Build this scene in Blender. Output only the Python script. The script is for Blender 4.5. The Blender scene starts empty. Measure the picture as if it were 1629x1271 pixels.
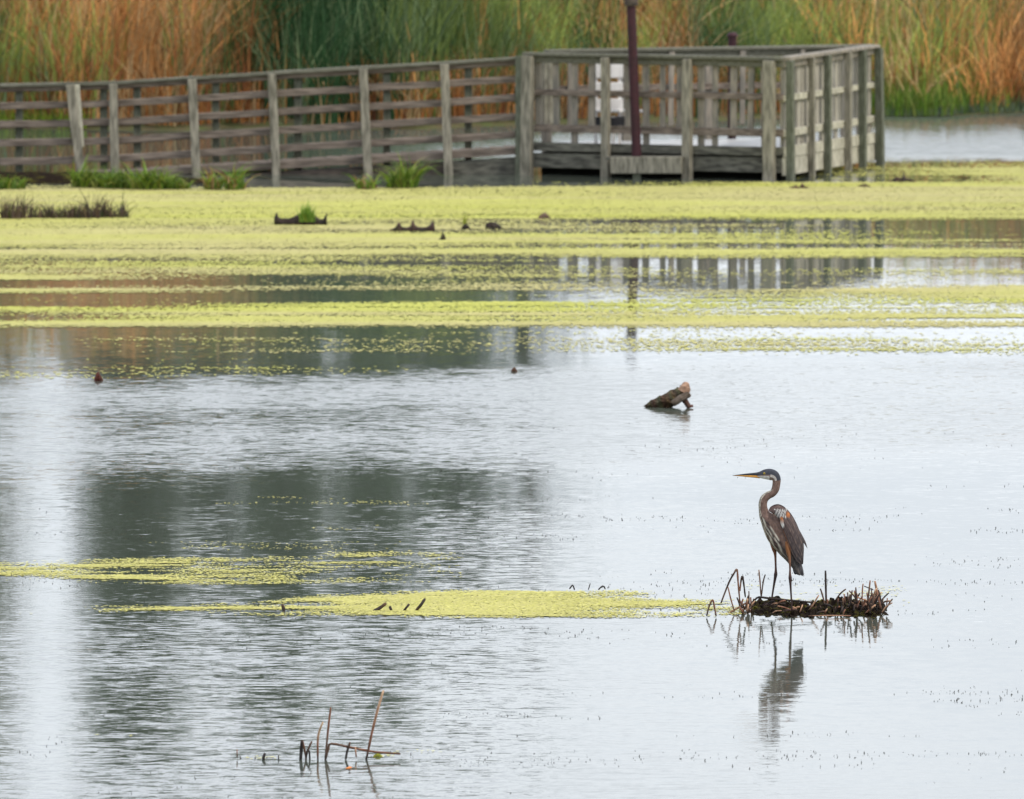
import bpy, bmesh, math, random
import numpy as np
from mathutils import Vector, Matrix
R = math.radians
random.seed(7); rng = np.random.default_rng(7)
S = bpy.context.scene
C = S.collection

# ---------------------------------------------------------------- camera, sky, sun, exposure
FPX = 21800.0; CAMH = 9.0; PITCH = math.atan(1595.5 / FPX)      # focal length in photo pixels, height over the water
W0, H0 = 1629.0, 1271.0
cam = bpy.data.cameras.new('camera'); camo = bpy.data.objects.new('camera', cam); C.objects.link(camo)
cam.sensor_width = 36; cam.lens = 36 * FPX / W0; cam.clip_start = 1; cam.clip_end = 8000
camo.location = (0, 0, CAMH); camo.rotation_euler = (math.pi / 2 - PITCH, 0, 0)
cam.dof.use_dof = True; cam.dof.focus_distance = 101.8; cam.dof.aperture_fstop = 7
S.camera = camo
world = bpy.data.worlds.new("World"); S.world = world; world.use_nodes = True
SUN_EL, SUN_ROT = 46, 118
nt = world.node_tree; nt.nodes.clear()
def wn(t, **k):
    n = nt.nodes.new(t)
    for a, b in k.items(): setattr(n, a, b)
    return n
sky = wn('ShaderNodeTexSky', sky_type='NISHITA', sun_disc=False, sun_elevation=R(SUN_EL), sun_rotation=R(SUN_ROT), air_density=1.0, dust_density=1.5)
tc = wn('ShaderNodeTexCoord'); mp = wn('ShaderNodeMapping'); mp.inputs['Scale'].default_value = (2.0, 2.0, 5.0)
nz = wn('ShaderNodeTexNoise'); nz.inputs['Scale'].default_value = 2.2; nz.inputs['Detail'].default_value = 5
cr = wn('ShaderNodeMapRange'); cr.inputs[1].default_value = .3; cr.inputs[2].default_value = .65; cr.inputs[3].default_value = .72; cr.inputs[4].default_value = 1.0
mx = wn('ShaderNodeMix', data_type='RGBA'); mx.inputs[7].default_value = (11.3, 12.3, 13.4, 1)   # overcast cloud deck
bg = wn('ShaderNodeBackground'); bg.inputs[1].default_value = 0.131
out = wn('ShaderNodeOutputWorld')
L = nt.links.new
L(tc.outputs['Generated'], mp.inputs[0]); L(mp.outputs[0], nz.inputs['Vector']); L(nz.outputs[0], cr.inputs[0])
mp2 = wn('ShaderNodeMapping'); mp2.inputs['Scale'].default_value = (3.0, 3.0, 16.0); nz2 = wn('ShaderNodeTexNoise'); nz2.inputs['Scale'].default_value = 2.6; nz2.inputs['Detail'].default_value = 4
L(tc.outputs['Generated'], mp2.inputs[0]); L(mp2.outputs[0], nz2.inputs['Vector'])
cr2 = wn('ShaderNodeMapRange'); cr2.inputs[1].default_value = .3; cr2.inputs[2].default_value = .7; L(nz2.outputs[0], cr2.inputs[0])
cl2 = wn('ShaderNodeMix', data_type='RGBA'); cl2.inputs[6].default_value = (9.2, 9.8, 10.8, 1); cl2.inputs[7].default_value = (12.3, 12.8, 13.5, 1)
L(cr2.outputs[0], cl2.inputs[0]); L(cl2.outputs[2], mx.inputs[7])
L(cr.outputs[0], mx.inputs[0]); L(sky.outputs[0], mx.inputs[6]); L(mx.outputs[2], bg.inputs[0]); L(bg.outputs[0], out.inputs[0])
sl = bpy.data.lights.new('sun', 'SUN'); sl.energy = 2.1; sl.angle = R(10); sl.color = (1, .90, .76)
so = bpy.data.objects.new('sun', sl); C.objects.link(so)
sd = Vector((math.sin(R(SUN_ROT)) * math.cos(R(SUN_EL)), math.cos(R(SUN_ROT)) * math.cos(R(SUN_EL)), math.sin(R(SUN_EL))))
so.rotation_euler = sd.to_track_quat('Z', 'Y').to_euler(); so.location = (20, 40, 40)
S.view_settings.view_transform = 'Standard'; S.view_settings.look = 'None'; S.view_settings.exposure = 0.0; S.view_settings.gamma = 1
S.render.engine = 'CYCLES'
S.cycles.max_bounces = 6; S.cycles.use_denoising = True; S.cycles.denoiser = 'OPENIMAGEDENOISE'; S.cycles.denoising_prefilter = 'ACCURATE'; S.cycles.caustics_reflective = False

# ---------------------------------------------------------------- helpers
cp, sp = math.cos(PITCH), math.sin(PITCH)
def ray(x, r):
    cx, cy = (x - W0 / 2) / FPX, (H0 / 2 - r) / FPX
    return Vector((cx, cp + cy * sp, -sp + cy * cp))
def at(x, r, z=0.0):
    d = ray(x, r); t = (z - CAMH) / d.z
    return Vector((d.x * t, d.y * t, z))
def P(x, r, Y):
    d = ray(x, r); t = Y / d.y
    return Vector((d.x * t, Y, CAMH + d.z * t))

def tag(o, label=None, cat=None, group=None, kind=None):
    if label: o['label'] = label
    if cat: o['category'] = cat
    if group: o['group'] = group
    if kind: o['kind'] = kind
    return o
def empty(name, loc, label, cat, group=None):
    o = bpy.data.objects.new(name, None); C.objects.link(o); o.location = loc; o.empty_display_size = .1
    return tag(o, label, cat, group)
class MB:
    def __init__(s): s.v = []; s.f = []; s.col = []
    def add(s, vs, fs, col=None):
        n = len(s.v); s.v += [tuple(v) for v in vs]; s.f += [tuple(i + n for i in f) for f in fs]
        s.col += [col or (1, 1, 1)] * len(vs)
    def bar(s, a, b, w, h, up=Vector((0, 0, 1)), jit=0.0):
        """box from a to b; w across, h along up"""
        a, b = Vector(a), Vector(b); d = (b - a).normalized()
        sd_ = d.cross(up)
        if sd_.length < 1e-4: sd_ = d.cross(Vector((0, 1, 0)))
        sd_.normalize(); u = sd_.cross(d).normalized()
        vs = []
        for p in (a, b):
            for i, j in ((-1, -1), (1, -1), (1, 1), (-1, 1)):
                vs.append(p + sd_ * (i * w / 2) + u * (j * h / 2) + Vector((random.uniform(-jit, jit), random.uniform(-jit, jit), random.uniform(-jit, jit))))
        s.add(vs, [(3, 2, 1, 0), (4, 5, 6, 7), (0, 1, 5, 4), (1, 2, 6, 5), (2, 3, 7, 6), (3, 0, 4, 7)])
    def tube(s, pts, rad, n=8, cols=None, squash=1.0):
        pts = [Vector(p) for p in pts]; m = len(pts)
        if not hasattr(rad, '__len__'): rad = [rad] * m
        base = len(s.v); ref = None
        for i, p in enumerate(pts):
            t = (pts[min(i + 1, m - 1)] - pts[max(i - 1, 0)]).normalized()
            if ref is None:
                ref = t.cross(Vector((0, 1, 0)));
                if ref.length < .05: ref = t.cross(Vector((1, 0, 0)))
            ref = (ref - t * ref.dot(t)).normalized(); b = t.cross(ref)
            for k in range(n):
                a = 2 * math.pi * k / n
                s.v.append(tuple(p + (ref * math.cos(a) + b * math.sin(a) * squash) * rad[i]))
                s.col.append(cols[i] if cols else (1, 1, 1))
        for i in range(m - 1):
            for k in range(n):
                k2 = (k + 1) % n
                s.f.append((base + i * n + k, base + i * n + k2, base + (i + 1) * n + k2, base + (i + 1) * n + k))
        s.f.append(tuple(base + k for k in range(n - 1, -1, -1))); s.f.append(tuple(base + (m - 1) * n + k for k in range(n)))
    def build(s, name, mat, parent=None, loc=None, smooth=False, bevel=0, usecol=False):
        base = Vector(parent.matrix_world.translation if False else (loc if loc is not None else (0, 0, 0)))
        if parent is not None and loc is None: base = world_loc(parent)
        v = np.array(s.v, dtype=np.float64) - np.array(base)
        me = bpy.data.meshes.new(name); me.from_pydata(v.tolist(), [], s.f)
        if usecol:
            at_ = me.color_attributes.new('tint', 'FLOAT_COLOR', 'POINT')
            at_.data.foreach_set('color', np.c_[np.array(s.col), np.ones(len(s.col))].astype(np.float32).ravel())
        me.materials.append(mat)
        if smooth: me.polygons.foreach_set('use_smooth', [True] * len(me.polygons))
        o = bpy.data.objects.new(name, me); C.objects.link(o)
        if parent is not None: o.parent = parent
        else: o.location = base
        if bevel:
            b = o.modifiers.new('bevel', 'BEVEL'); b.width = bevel; b.segments = 2; b.limit_method = 'ANGLE'
        me.update()
        return o
def world_loc(o):
    p = Vector((0, 0, 0))
    while o is not None: p = p + o.location; o = o.parent
    return p
def quads_object(name, verts, mat, loc=(0, 0, 0), tint=None, nper=4):
    """verts (N,nper,3) -> one mesh of N faces"""
    N = len(verts); me = bpy.data.meshes.new(name)
    me.vertices.add(N * nper); me.vertices.foreach_set('co', (verts - np.array(loc)).astype(np.float32).ravel())
    me.loops.add(N * nper); me.loops.foreach_set('vertex_index', np.arange(N * nper, dtype=np.int32))
    me.polygons.add(N); me.polygons.foreach_set('loop_start', np.arange(0, N * nper, nper, dtype=np.int32))
    if tint is not None:
        a = me.color_attributes.new('tint', 'FLOAT_COLOR', 'POINT')
        t = np.repeat(np.c_[tint, np.ones(N)], nper, axis=0) if tint.ndim == 2 else np.concatenate([tint, np.ones(tint.shape[:2] + (1,))], axis=2)
        a.data.foreach_set('color', t.astype(np.float32).ravel())
    me.update(calc_edges=True); me.materials.append(mat)
    o = bpy.data.objects.new(name, me); o.location = loc; C.objects.link(o)
    return o
def vnoise(x, y, seed=0):
    xi, yi = np.floor(x).astype(np.int64), np.floor(y).astype(np.int64); fx, fy = x - xi, y - yi
    fx = fx * fx * (3 - 2 * fx); fy = fy * fy * (3 - 2 * fy)
    def h(a, b):
        n = (a * 374761393 + b * 668265263 + seed * 974634777) & 0x7fffffff
        n = ((n ^ (n >> 13)) * 1274126177) & 0x7fffffff
        return ((n ^ (n >> 16)) & 0xffff) / 65535.0
    return (h(xi, yi) * (1 - fx) + h(xi + 1, yi) * fx) * (1 - fy) + (h(xi, yi + 1) * (1 - fx) + h(xi + 1, yi + 1) * fx) * fy
def catmull(pts, n):
    p = np.array(pts, float); m = len(p); t = np.linspace(0, m - 1, n); i = np.clip(np.floor(t).astype(int), 0, m - 2); f = (t - i)[:, None]
    p0, p1, p2, p3 = p[np.clip(i - 1, 0, m - 1)], p[i], p[i + 1], p[np.clip(i + 2, 0, m - 1)]
    return .5 * (2 * p1 + (p2 - p0) * f + (2 * p0 - 5 * p1 + 4 * p2 - p3) * f ** 2 + (3 * p1 - p0 - 3 * p2 + p3) * f ** 3)

# ---------------------------------------------------------------- materials
def mat(name, base=(.5, .5, .5), rough=.8, noise=None, tint=False, spec=.3, bump=0, scale=(1, 1, 1), alt=None, lo=.35, hi=.65, transl=0):
    m = bpy.data.materials.new(name); m.use_nodes = True; t = m.node_tree; b = t.nodes['Principled BSDF']
    b.inputs['Roughness'].default_value = rough; b.inputs['Specular IOR Level'].default_value = spec
    b.inputs['Base Color'].default_value = (*base, 1)
    col = None
    if tint:
        a = t.nodes.new('ShaderNodeAttribute'); a.attribute_name = 'tint'; col = a.outputs['Color']
    if noise:
        c = t.nodes.new('ShaderNodeTexCoord'); g = t.nodes.new('ShaderNodeMapping'); g.inputs['Scale'].default_value = scale
        n = t.nodes.new('ShaderNodeTexNoise'); n.inputs['Scale'].default_value = noise; n.inputs['Detail'].default_value = 6
        r = t.nodes.new('ShaderNodeMapRange'); r.inputs[1].default_value = lo; r.inputs[2].default_value = hi
        t.links.new(c.outputs['Object'], g.inputs[0]); t.links.new(g.outputs[0], n.inputs['Vector']); t.links.new(n.outputs[0], r.inputs[0])
        x = t.nodes.new('ShaderNodeMix'); x.data_type = 'RGBA'
        x.inputs[6].default_value = (*base, 1); x.inputs[7].default_value = (*(alt or tuple(k * .5 for k in base)), 1)
        t.links.new(r.outputs[0], x.inputs[0])
        if col is not None:
            y = t.nodes.new('ShaderNodeMix'); y.data_type = 'RGBA'; y.blend_type = 'MULTIPLY'; y.inputs[0].default_value = 1
            t.links.new(col, y.inputs[6]); t.links.new(x.outputs[2], y.inputs[7]); col = y.outputs[2]
        else: col = x.outputs[2]
        if bump:
            bp = t.nodes.new('ShaderNodeBump'); bp.inputs['Strength'].default_value = 1; bp.inputs['Distance'].default_value = bump
            t.links.new(n.outputs[0], bp.inputs['Height']); t.links.new(bp.outputs[0], b.inputs['Normal'])
    if col is not None: t.links.new(col, b.inputs['Base Color'])
    if transl:
        tr = t.nodes.new('ShaderNodeBsdfTranslucent'); ms = t.nodes.new('ShaderNodeMixShader'); ms.inputs[0].default_value = transl
        if col is not None: t.links.new(col, tr.inputs[0])
        else: tr.inputs[0].default_value = (*base, 1)
        t.links.new(b.outputs[0], ms.inputs[1]); t.links.new(tr.outputs[0], ms.inputs[2]); t.links.new(ms.outputs[0], t.nodes['Material Output'].inputs[0])
    return m
M = {}
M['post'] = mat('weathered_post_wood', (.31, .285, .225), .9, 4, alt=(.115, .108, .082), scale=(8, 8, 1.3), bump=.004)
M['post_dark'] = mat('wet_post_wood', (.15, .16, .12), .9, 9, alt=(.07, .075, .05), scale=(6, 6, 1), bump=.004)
M['rail'] = mat('weathered_rail_wood', (.235, .19, .155), .9, 3, alt=(.085, .068, .056), scale=(1.2, 6, 10), bump=.004)
M['cap'] = mat('mossy_cap_wood', (.17, .165, .13), .9, 10, alt=(.09, .09, .065), scale=(1, 5, 8), bump=.004)
M['balu'] = mat('baluster_wood', (.31, .27, .22), .9, 4, alt=(.16, .15, .13), scale=(5, 5, 1), bump=.003)
M['pale'] = mat('pale_or_sunlit_wood', (.50, .475, .38), .9, 4, alt=(.27, .255, .20), scale=(4, 4, 2), bump=.003)  # pale tone; on the platform's right side it paints the sunlight
M['plank'] = mat('grey_plank_wood', (.16, .155, .125), .9, 4, alt=(.05, .048, .04), scale=(1.5, 1.5, 6), bump=.004)
M['damp'] = mat('damp_rim_wood', (.10, .08, .065), .9, 5, alt=(.04, .032, .028), scale=(1.5, 1.5, 6), bump=.004)
M['deck_shade'] = mat('underdeck_shade_black', (.012, .012, .009), .9, 6, spec=.05)  # near-black that stands for shade below the platform
M['maroon'] = mat('maroon_painted_steel', (.045, .011, .017), .6, 14, alt=(.028, .009, .012))
M['white'] = mat('white_resin', (.80, .78, .77), .5, 8, alt=(.66, .64, .63))
M['picket'] = mat('sunlit_picket_wood', (.42, .39, .33), .9, 4, alt=(.26, .24, .20), scale=(5, 5, 1), bump=.003)  # baluster wood lightened to paint sun on the right-side pickets
M['deck'] = mat('pale_grey_deck', (.50, .51, .52), .45, 6, alt=(.36, .36, .36), scale=(1.5, 6, 6), spec=.5)  # pale grey planks, smoother than the other boards
M['seatdark'] = mat('dark_cushion', (.03, .03, .035), .9, 8)
M['mud'] = mat('wet_mud', (.016, .011, .008), 1.0, 9, alt=(.075, .070, .012), bump=.03, lo=.52, hi=.7, spec=.02)
M['bank'] = mat('bank_soil', (.10, .07, .04), .95, 3, alt=(.08, .10, .03), bump=.03)
M['leaf'] = mat('grass_leaf', (.1, .2, .02), .7, tint=True, transl=.3)
M['reed'] = mat('reed_leaf', (1, 1, 1), .75, 4, alt=(.72, .72, .72), tint=True, transl=.25, scale=(8, 8, 1.2))
M['stalk'] = mat('broken_reed_stalk', (1, 1, 1), .7, 25, alt=(.55, .5, .45), tint=True, scale=(3, 3, 1))
M['driftwood'] = mat('driftwood', (1, 1, 1), .85, 18, alt=(.4, .38, .34), tint=True, bump=.01)
M['weed'] = mat('duckweed', (1, 1, 1), .75, 1.3, alt=(.90, .90, .88), tint=True, spec=.2, scale=(.5, 1, 1))
M['speck'] = mat('dark_debris', (.025, .022, .02), .8)
M['feather'] = mat('feathers', (1, 1, 1), .75, 60, alt=(.72, .70, .70), tint=True, scale=(1, 1, .5), spec=.2)
M['bill_dark'] = mat('dark_horn', (.035, .04, .055), .4, 40)
M['bill_orange'] = mat('orange_horn', (.66, .30, .05), .45, 40, alt=(.55, .28, .07))
M['eye'] = mat('yellow_iris', (.45, .32, .02), .2)
M['pupil'] = mat('black_pupil', (.01, .01, .01), .1)
M['orange'] = mat('orange_leaf', (.75, .22, .02), .6, 30, alt=(.6, .17, .02))
M['bark'] = mat('bark', (.08, .065, .05), .9, 6, alt=(.04, .033, .026), bump=.02)
M['tree'] = mat('tree_leaf', (1, 1, 1), .7, tint=True, transl=.25)

# ---------------------------------------------------------------- water
def water_material():
    m = bpy.data.materials.new('pond_water'); m.use_nodes = True; t = m.node_tree; b = t.nodes['Principled BSDF']; Lk = t.links.new
    b.inputs['Base Color'].default_value = (.075, .088, .072, 1); b.inputs['IOR'].default_value = 1.333; b.inputs['Roughness'].default_value = .03
    g = t.nodes.new('ShaderNodeNewGeometry')
    def mapn(scale, seed=0):
        k = t.nodes.new('ShaderNodeMapping'); k.inputs['Scale'].default_value = scale; k.inputs['Location'].default_value = (seed, seed * .7, 0)
        Lk(g.outputs['Position'], k.inputs[0]); return k
    def noise(scale, seed, detail=2, rough=.5):
        n = t.nodes.new('ShaderNodeTexNoise'); n.inputs['Scale'].default_value = 1; n.inputs['Detail'].default_value = detail; n.inputs['Roughness'].default_value = rough
        Lk(mapn(scale, seed).outputs[0], n.inputs['Vector']); return n
    def math_(op, a, b_=None, c=None):
        n = t.nodes.new('ShaderNodeMath'); n.operation = op
        for i, v in enumerate((a, b_, c)):
            if v is None: continue
            if isinstance(v, (int, float)): n.inputs[i].default_value = v
            else: Lk(v, n.inputs[i])
        return n.outputs[0]
    def vmath(op, a, b_):
        n = t.nodes.new('ShaderNodeVectorMath'); n.operation = op
        for i, v in enumerate((a, b_)):
            if isinstance(v, tuple): n.inputs[i].default_value = v
            else: Lk(v, n.inputs[i])
        return n.outputs[0]
    # wind: how strongly each stretch of water is ruffled (metres from the viewpoint along Y)
    sep = t.nodes.new('ShaderNodeSeparateXYZ'); Lk(g.outputs['Position'], sep.inputs[0])
    wob = noise((.22, .30, 1), 3.1, 2)
    yw = math_('ADD', sep.outputs['Y'], math_('MULTIPLY', math_('SUBTRACT', wob.outputs[0], .5), 5.0))
    yw = math_('ADD', yw, math_('MULTIPLY', sep.outputs['X'], -.25))
    ramp = t.nodes.new('ShaderNodeValToRGB'); Lk(math_('DIVIDE', yw, 200), ramp.inputs[0]); e = ramp.color_ramp.elements
    stops = [(80, .21), (92, .23), (97, .30), (99.5, .34), (102.5, .20), (108, .19), (113, .24), (115.5, .50), (117.5, .95), (124.5, 1.0), (127.5, .14), (131, .08), (140, .05), (150, .04), (160, .05)]
    while len(e) < len(stops): e.new(.5)
    for el, (d, v) in zip(e, stops): el.position = d / 200; el.color = (v, v, v, 1)
    patch = noise((.10, .16, 1), 9.3, 3)
    pr = t.nodes.new('ShaderNodeMapRange'); pr.inputs[1].default_value = .35; pr.inputs[2].default_value = .7; pr.inputs[3].default_value = .6; pr.inputs[4].default_value = 1.5
    Lk(patch.outputs[0], pr.inputs[0])
    amp = math_('MULTIPLY', ramp.outputs[0], pr.outputs[0])
    n1 = noise((6.0, 19, 1), 1.7, 5, .72); n2 = noise((1.1, 2.8, 1), 5.2, 3)
    v1 = vmath('MULTIPLY', vmath('SUBTRACT', n1.outputs['Color'], (.5, .5, .5)), (.15, .60, 0))
    v2 = vmath('MULTIPLY', vmath('SUBTRACT', n2.outputs['Color'], (.5, .5, .5)), (.03, .085, 0))
    BIAS = (0, -.042, 0)
    calm = t.nodes.new('ShaderNodeMapRange'); calm.inputs[1].default_value = .8; calm.inputs[2].default_value = 2.4; calm.inputs[3].default_value = 1; calm.inputs[4].default_value = .55; Lk(sep.outputs['X'], calm.inputs[0])
    amp = math_('MULTIPLY', amp, calm.outputs[0])
    # the open water behind the platform is ruffled too, the sheltered corner behind the ramp is not
    far = t.nodes.new('ShaderNodeMapRange'); far.inputs[1].default_value = 161; far.inputs[2].default_value = 163; Lk(sep.outputs['Y'], far.inputs[0])
    rgt = t.nodes.new('ShaderNodeMapRange'); rgt.inputs[1].default_value = -2.6; rgt.inputs[2].default_value = -1.0; Lk(sep.outputs['X'], rgt.inputs[0])
    amp = math_('ADD', amp, math_('MULTIPLY', math_('MULTIPLY', far.outputs[0], rgt.outputs[0]), 2.8))
    sc = t.nodes.new('ShaderNodeVectorMath'); sc.operation = 'SCALE'; Lk(vmath('ADD', v1, v2), sc.inputs[0]); Lk(math_('MINIMUM', amp, .55), sc.inputs[3])
    sb_ = t.nodes.new('ShaderNodeVectorMath'); sb_.operation = 'SCALE'; sb_.inputs[0].default_value = BIAS; Lk(amp, sb_.inputs[3])
    nrm = t.nodes.new('ShaderNodeVectorMath'); nrm.operation = 'NORMALIZE'; Lk(vmath('ADD', vmath('ADD', sc.outputs[0], sb_.outputs[0]), (0, 0, 1)), nrm.inputs[0])
    Lk(nrm.outputs[0], b.inputs['Normal'])
    return m
mb = MB(); mb.add([(-400, -60, 0), (400, -60, 0), (400, 230, 0), (-400, 230, 0)], [(0, 1, 2, 3)])
tag(mb.build('water', water_material()), kind='structure')

# bank behind the water: shoreline, then ground rising slowly to the horizon
def shore_y(X):
    px = X / 172 * FPX + W0 / 2
    row = np.interp(px, [-2500, 0, 300, 620, 900, 1300, 1400, 1629, 4000], [207, 205, 204, 203, 196, 184, 181, 179, 178])
    return (CAMH * FPX / (row + 960.0)) + (vnoise(np.array(X * 1.7), np.array(0.3), 5) - .5) * 1.2
xs = np.concatenate([np.linspace(-1500, -40, 12), np.linspace(-38, 38, 153), np.linspace(40, 1500, 12)])
rows_off = [(-.6, -.12), (-.05, -.01), (.25, .07), (1.2, .16), (4, .25), (14, .4), (40, .6), (200, 2), (3500, 8)]
mb = MB(); vs = []; fs = []
for j, (o_, z_) in enumerate(rows_off):
    for X in xs:
        vs.append((X, float(shore_y(X)) + o_, z_ + (random.uniform(-.03, .03) if 1 < j < 6 else 0)))
n = len(xs)
for j in range(len(rows_off) - 1):
    for i in range(n - 1): fs.append((j * n + i, j * n + i + 1, (j + 1) * n + i + 1, (j + 1) * n + i))
mb.add(vs, fs); tag(mb.build('ground', M['bank'], smooth=True), kind='structure')

# ---------------------------------------------------------------- reed bed (nobody could count it)
def blades(base, length, width, lean, az, tint, seg=4, droop=.5, tipdark=1.0):
    """arching ribbons: returns quads (N*seg,4,3) and tints"""
    N = len(base); d = np.c_[np.cos(az), np.sin(az), np.zeros(N)]; sd_ = np.c_[np.cos(az + 1.57 + rng.uniform(-1, 1, N)), np.sin(az + 1.57 + rng.uniform(-1, 1, N)) * .4, np.zeros(N)]
    pts = []
    for k in range(seg + 1):
        t = k / seg
        bend = lean * t + droop * t ** 3 * lean
        h = length * t * np.sqrt(np.clip(1 - (lean * t * .8) ** 2, .15, 1)) - length * .12 * droop * lean * t ** 4
        p = base + d * (length * bend * t ** .6)[:, None] + np.array([0, 0, 1.0]) * h[:, None]
        w = width * (1 - t ** 1.6 * .93) * .5
        pts.append((p - sd_ * w[:, None], p + sd_ * w[:, None]))
    q = np.stack([np.stack([pts[k][0], pts[k][1], pts[k + 1][1], pts[k + 1][0]], 1) for k in range(seg)], 1).reshape(-1, 4, 3)
    return q, np.repeat(tint, seg, axis=0)
def reed_field():
    NC = 4600
    CX = rng.uniform(-13, 13, NC); CD = rng.beta(1.0, 1.5, NC) * 13
    px = CX / 174 * FPX + W0 / 2
    # share of dead orange tussocks and their height along the shore, from left to right
    org = np.interp(px, [-800, 0, 60, 200, 330, 420, 480, 620, 700, 850, 1000, 1080, 1150, 1290, 1350, 1420, 1629, 2400], [.5, .55, .72, .66, .48, .12, .0, .0, .03, .12, .28, .46, .03, .06, .55, .42, .72, .6])
    org = np.clip(org * (1 + (vnoise(CX * 1.1, CD * .3, 3) - .5) * 1.7), 0, 1)
    top = np.interp(px, [-800, 0, 500, 760, 850, 1250, 1420, 1550, 2400], [4.0, 4.0, 4.0, 3.2, 2.1, 2.1, 2.6, 2.9, 3.0])
    cisorg = rng.random(NC) < org
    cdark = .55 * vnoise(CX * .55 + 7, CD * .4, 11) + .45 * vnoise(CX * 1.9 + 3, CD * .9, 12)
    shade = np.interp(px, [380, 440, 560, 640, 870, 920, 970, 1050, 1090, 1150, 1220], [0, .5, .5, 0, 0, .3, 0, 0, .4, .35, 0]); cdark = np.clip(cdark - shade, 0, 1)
    ch = top * np.interp(CD, [0, .6, 2, 6, 13], [.34, .5, .72, .95, 1.0]) * rng.uniform(.7, 1.05, NC)
    caz = np.where(rng.random(NC) < .7, rng.normal(.1, .8, NC), rng.normal(3.1, .8, NC)); clean = np.abs(rng.normal(.16, .12, NC)); NB = 14
    i = np.repeat(np.arange(NC), NB); N = len(i)
    X = CX[i] + rng.normal(0, .10, N); dep = np.clip(CD[i] + rng.normal(0, .12, N), 0, 14)
    y0 = np.array([float(v) for v in shore_y(X)]); base = np.c_[X, y0 + .15 + dep, np.interp(dep, [0, 1.2, 4, 14], [.05, .15, .24, .4])]
    ln = ch[i] * rng.uniform(.6, 1.08, N)
    isorg = np.where(rng.random(N) < .82, cisorg[i], rng.random(N) < org[i])
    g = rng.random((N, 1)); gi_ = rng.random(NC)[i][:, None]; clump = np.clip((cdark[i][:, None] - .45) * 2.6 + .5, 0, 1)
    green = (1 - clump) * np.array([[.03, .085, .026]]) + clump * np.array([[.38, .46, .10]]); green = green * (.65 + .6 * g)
    blue = np.array([[.16, .225, .10]]) * (.6 + .7 * g); green = np.where(gi_ < .22, blue, green)
    orange = np.array([[.84, .42, .14]]) * (.5 + .75 * g); tan = np.array([[.78, .54, .26]]) * (.55 + .6 * g); rust = np.array([[.40, .16, .055]]) * (.6 + .6 * g)
    orange = orange * (.5 + .65 * clump); tan = tan * (.6 + .5 * clump)
    dead = np.where(gi_ < .5, orange, np.where(gi_ < .78, tan, rust))
    col = np.where(isorg[:, None], dead, green)
    lean = np.abs(clean[i] + rng.normal(0, .12, N)); az = caz[i] + rng.normal(0, 1.1, N)
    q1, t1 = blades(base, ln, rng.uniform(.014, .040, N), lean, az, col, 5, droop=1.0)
    # low dead litter leaning over the water's edge
    N2 = 9000; X = rng.uniform(-13, 13, N2); px = X / 172 * FPX + W0 / 2
    y0 = np.array([float(v) for v in shore_y(X)]); dep = rng.exponential(.5, N2)
    keep = (rng.random(N2) < np.interp(px, [0, 380, 430, 560, 600, 1080, 1130, 1400, 1430, 1540, 1570, 1700], [1, 1, .25, .3, .9, 1, .7, .6, .12, .12, .8, 1]))
    base = np.c_[X, y0 + .1 + dep, np.full(N2, .06)][keep]; m = len(base); g = rng.random((m, 1)); k = rng.random((m, 1))
    col = np.where(k < .5, np.array([[.56, .23, .06]]) * (.4 + .8 * g), np.where(k < .72, np.array([[.22, .08, .03]]) * (.5 + .8 * g), np.array([[.60, .42, .2]]) * (.5 + .6 * g)))
    q2, t2 = blades(base, rng.uniform(.3, 1.0, m), rng.uniform(.012, .03, m), np.abs(rng.normal(.35, .3, m)), rng.uniform(0, 6.28, m), col, 4)
    return np.concatenate([q1, q2]), np.concatenate([t1, t2])
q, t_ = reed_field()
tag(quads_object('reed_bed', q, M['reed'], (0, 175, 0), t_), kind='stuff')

# low green growth on the right-hand bank and at the left shore
def grass_stuff(name, x0, x1, n, h, cols, dmax=2.2, dense=None):
    px = rng.uniform(x0, x1, n) if x1 - x0 < 400 and name != 'bank_grass' else np.clip(rng.normal((x0 + x1) / 2, (x1 - x0) / 2.6, n), 1385, 1700); X = (px - W0 / 2) / FPX * 172
    y0 = np.array([float(v) for v in shore_y(X)]); d = rng.uniform(-.05, dmax, n)
    base = np.c_[X, y0 + d, np.interp(d, [-.1, .25, 1.2, 4], [0, .06, .15, .24])]
    c = np.array(cols)[rng.integers(0, len(cols), n)] * rng.uniform(.6, 1.3, (n, 1))
    q, t = blades(base, rng.uniform(.4, 1, n) * h * (.5 + .5 * np.minimum(1, d / dmax + .3)), rng.uniform(.012, .026, n), np.abs(rng.normal(.3, .2, n)), rng.uniform(0, 6.28, n), c, 3)
    o = quads_object(name, q, M['leaf'], (float(X.mean()), float(y0.mean()), 0), t); return tag(o, kind='stuff')
grass_stuff('bank_grass', 1385, 1560, 4200, .62, [(.14, .26, .03), (.20, .32, .035), (.10, .18, .03), (.24, .28, .06)], 1.8)
grass_stuff('sedge', 1395, 1690, 1500, .22, [(.16, .21, .13), (.12, .16, .10)], .35)
grass_stuff('shore_grass', -60, 150, 2600, .40, [(.20, .30, .02), (.12, .22, .02), (.22, .22, .04)], 1.0)
grass_stuff('shore_sedge', 560, 1000, 900, .2, [(.20, .26, .03), (.14, .18, .04)], .6)

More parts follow.
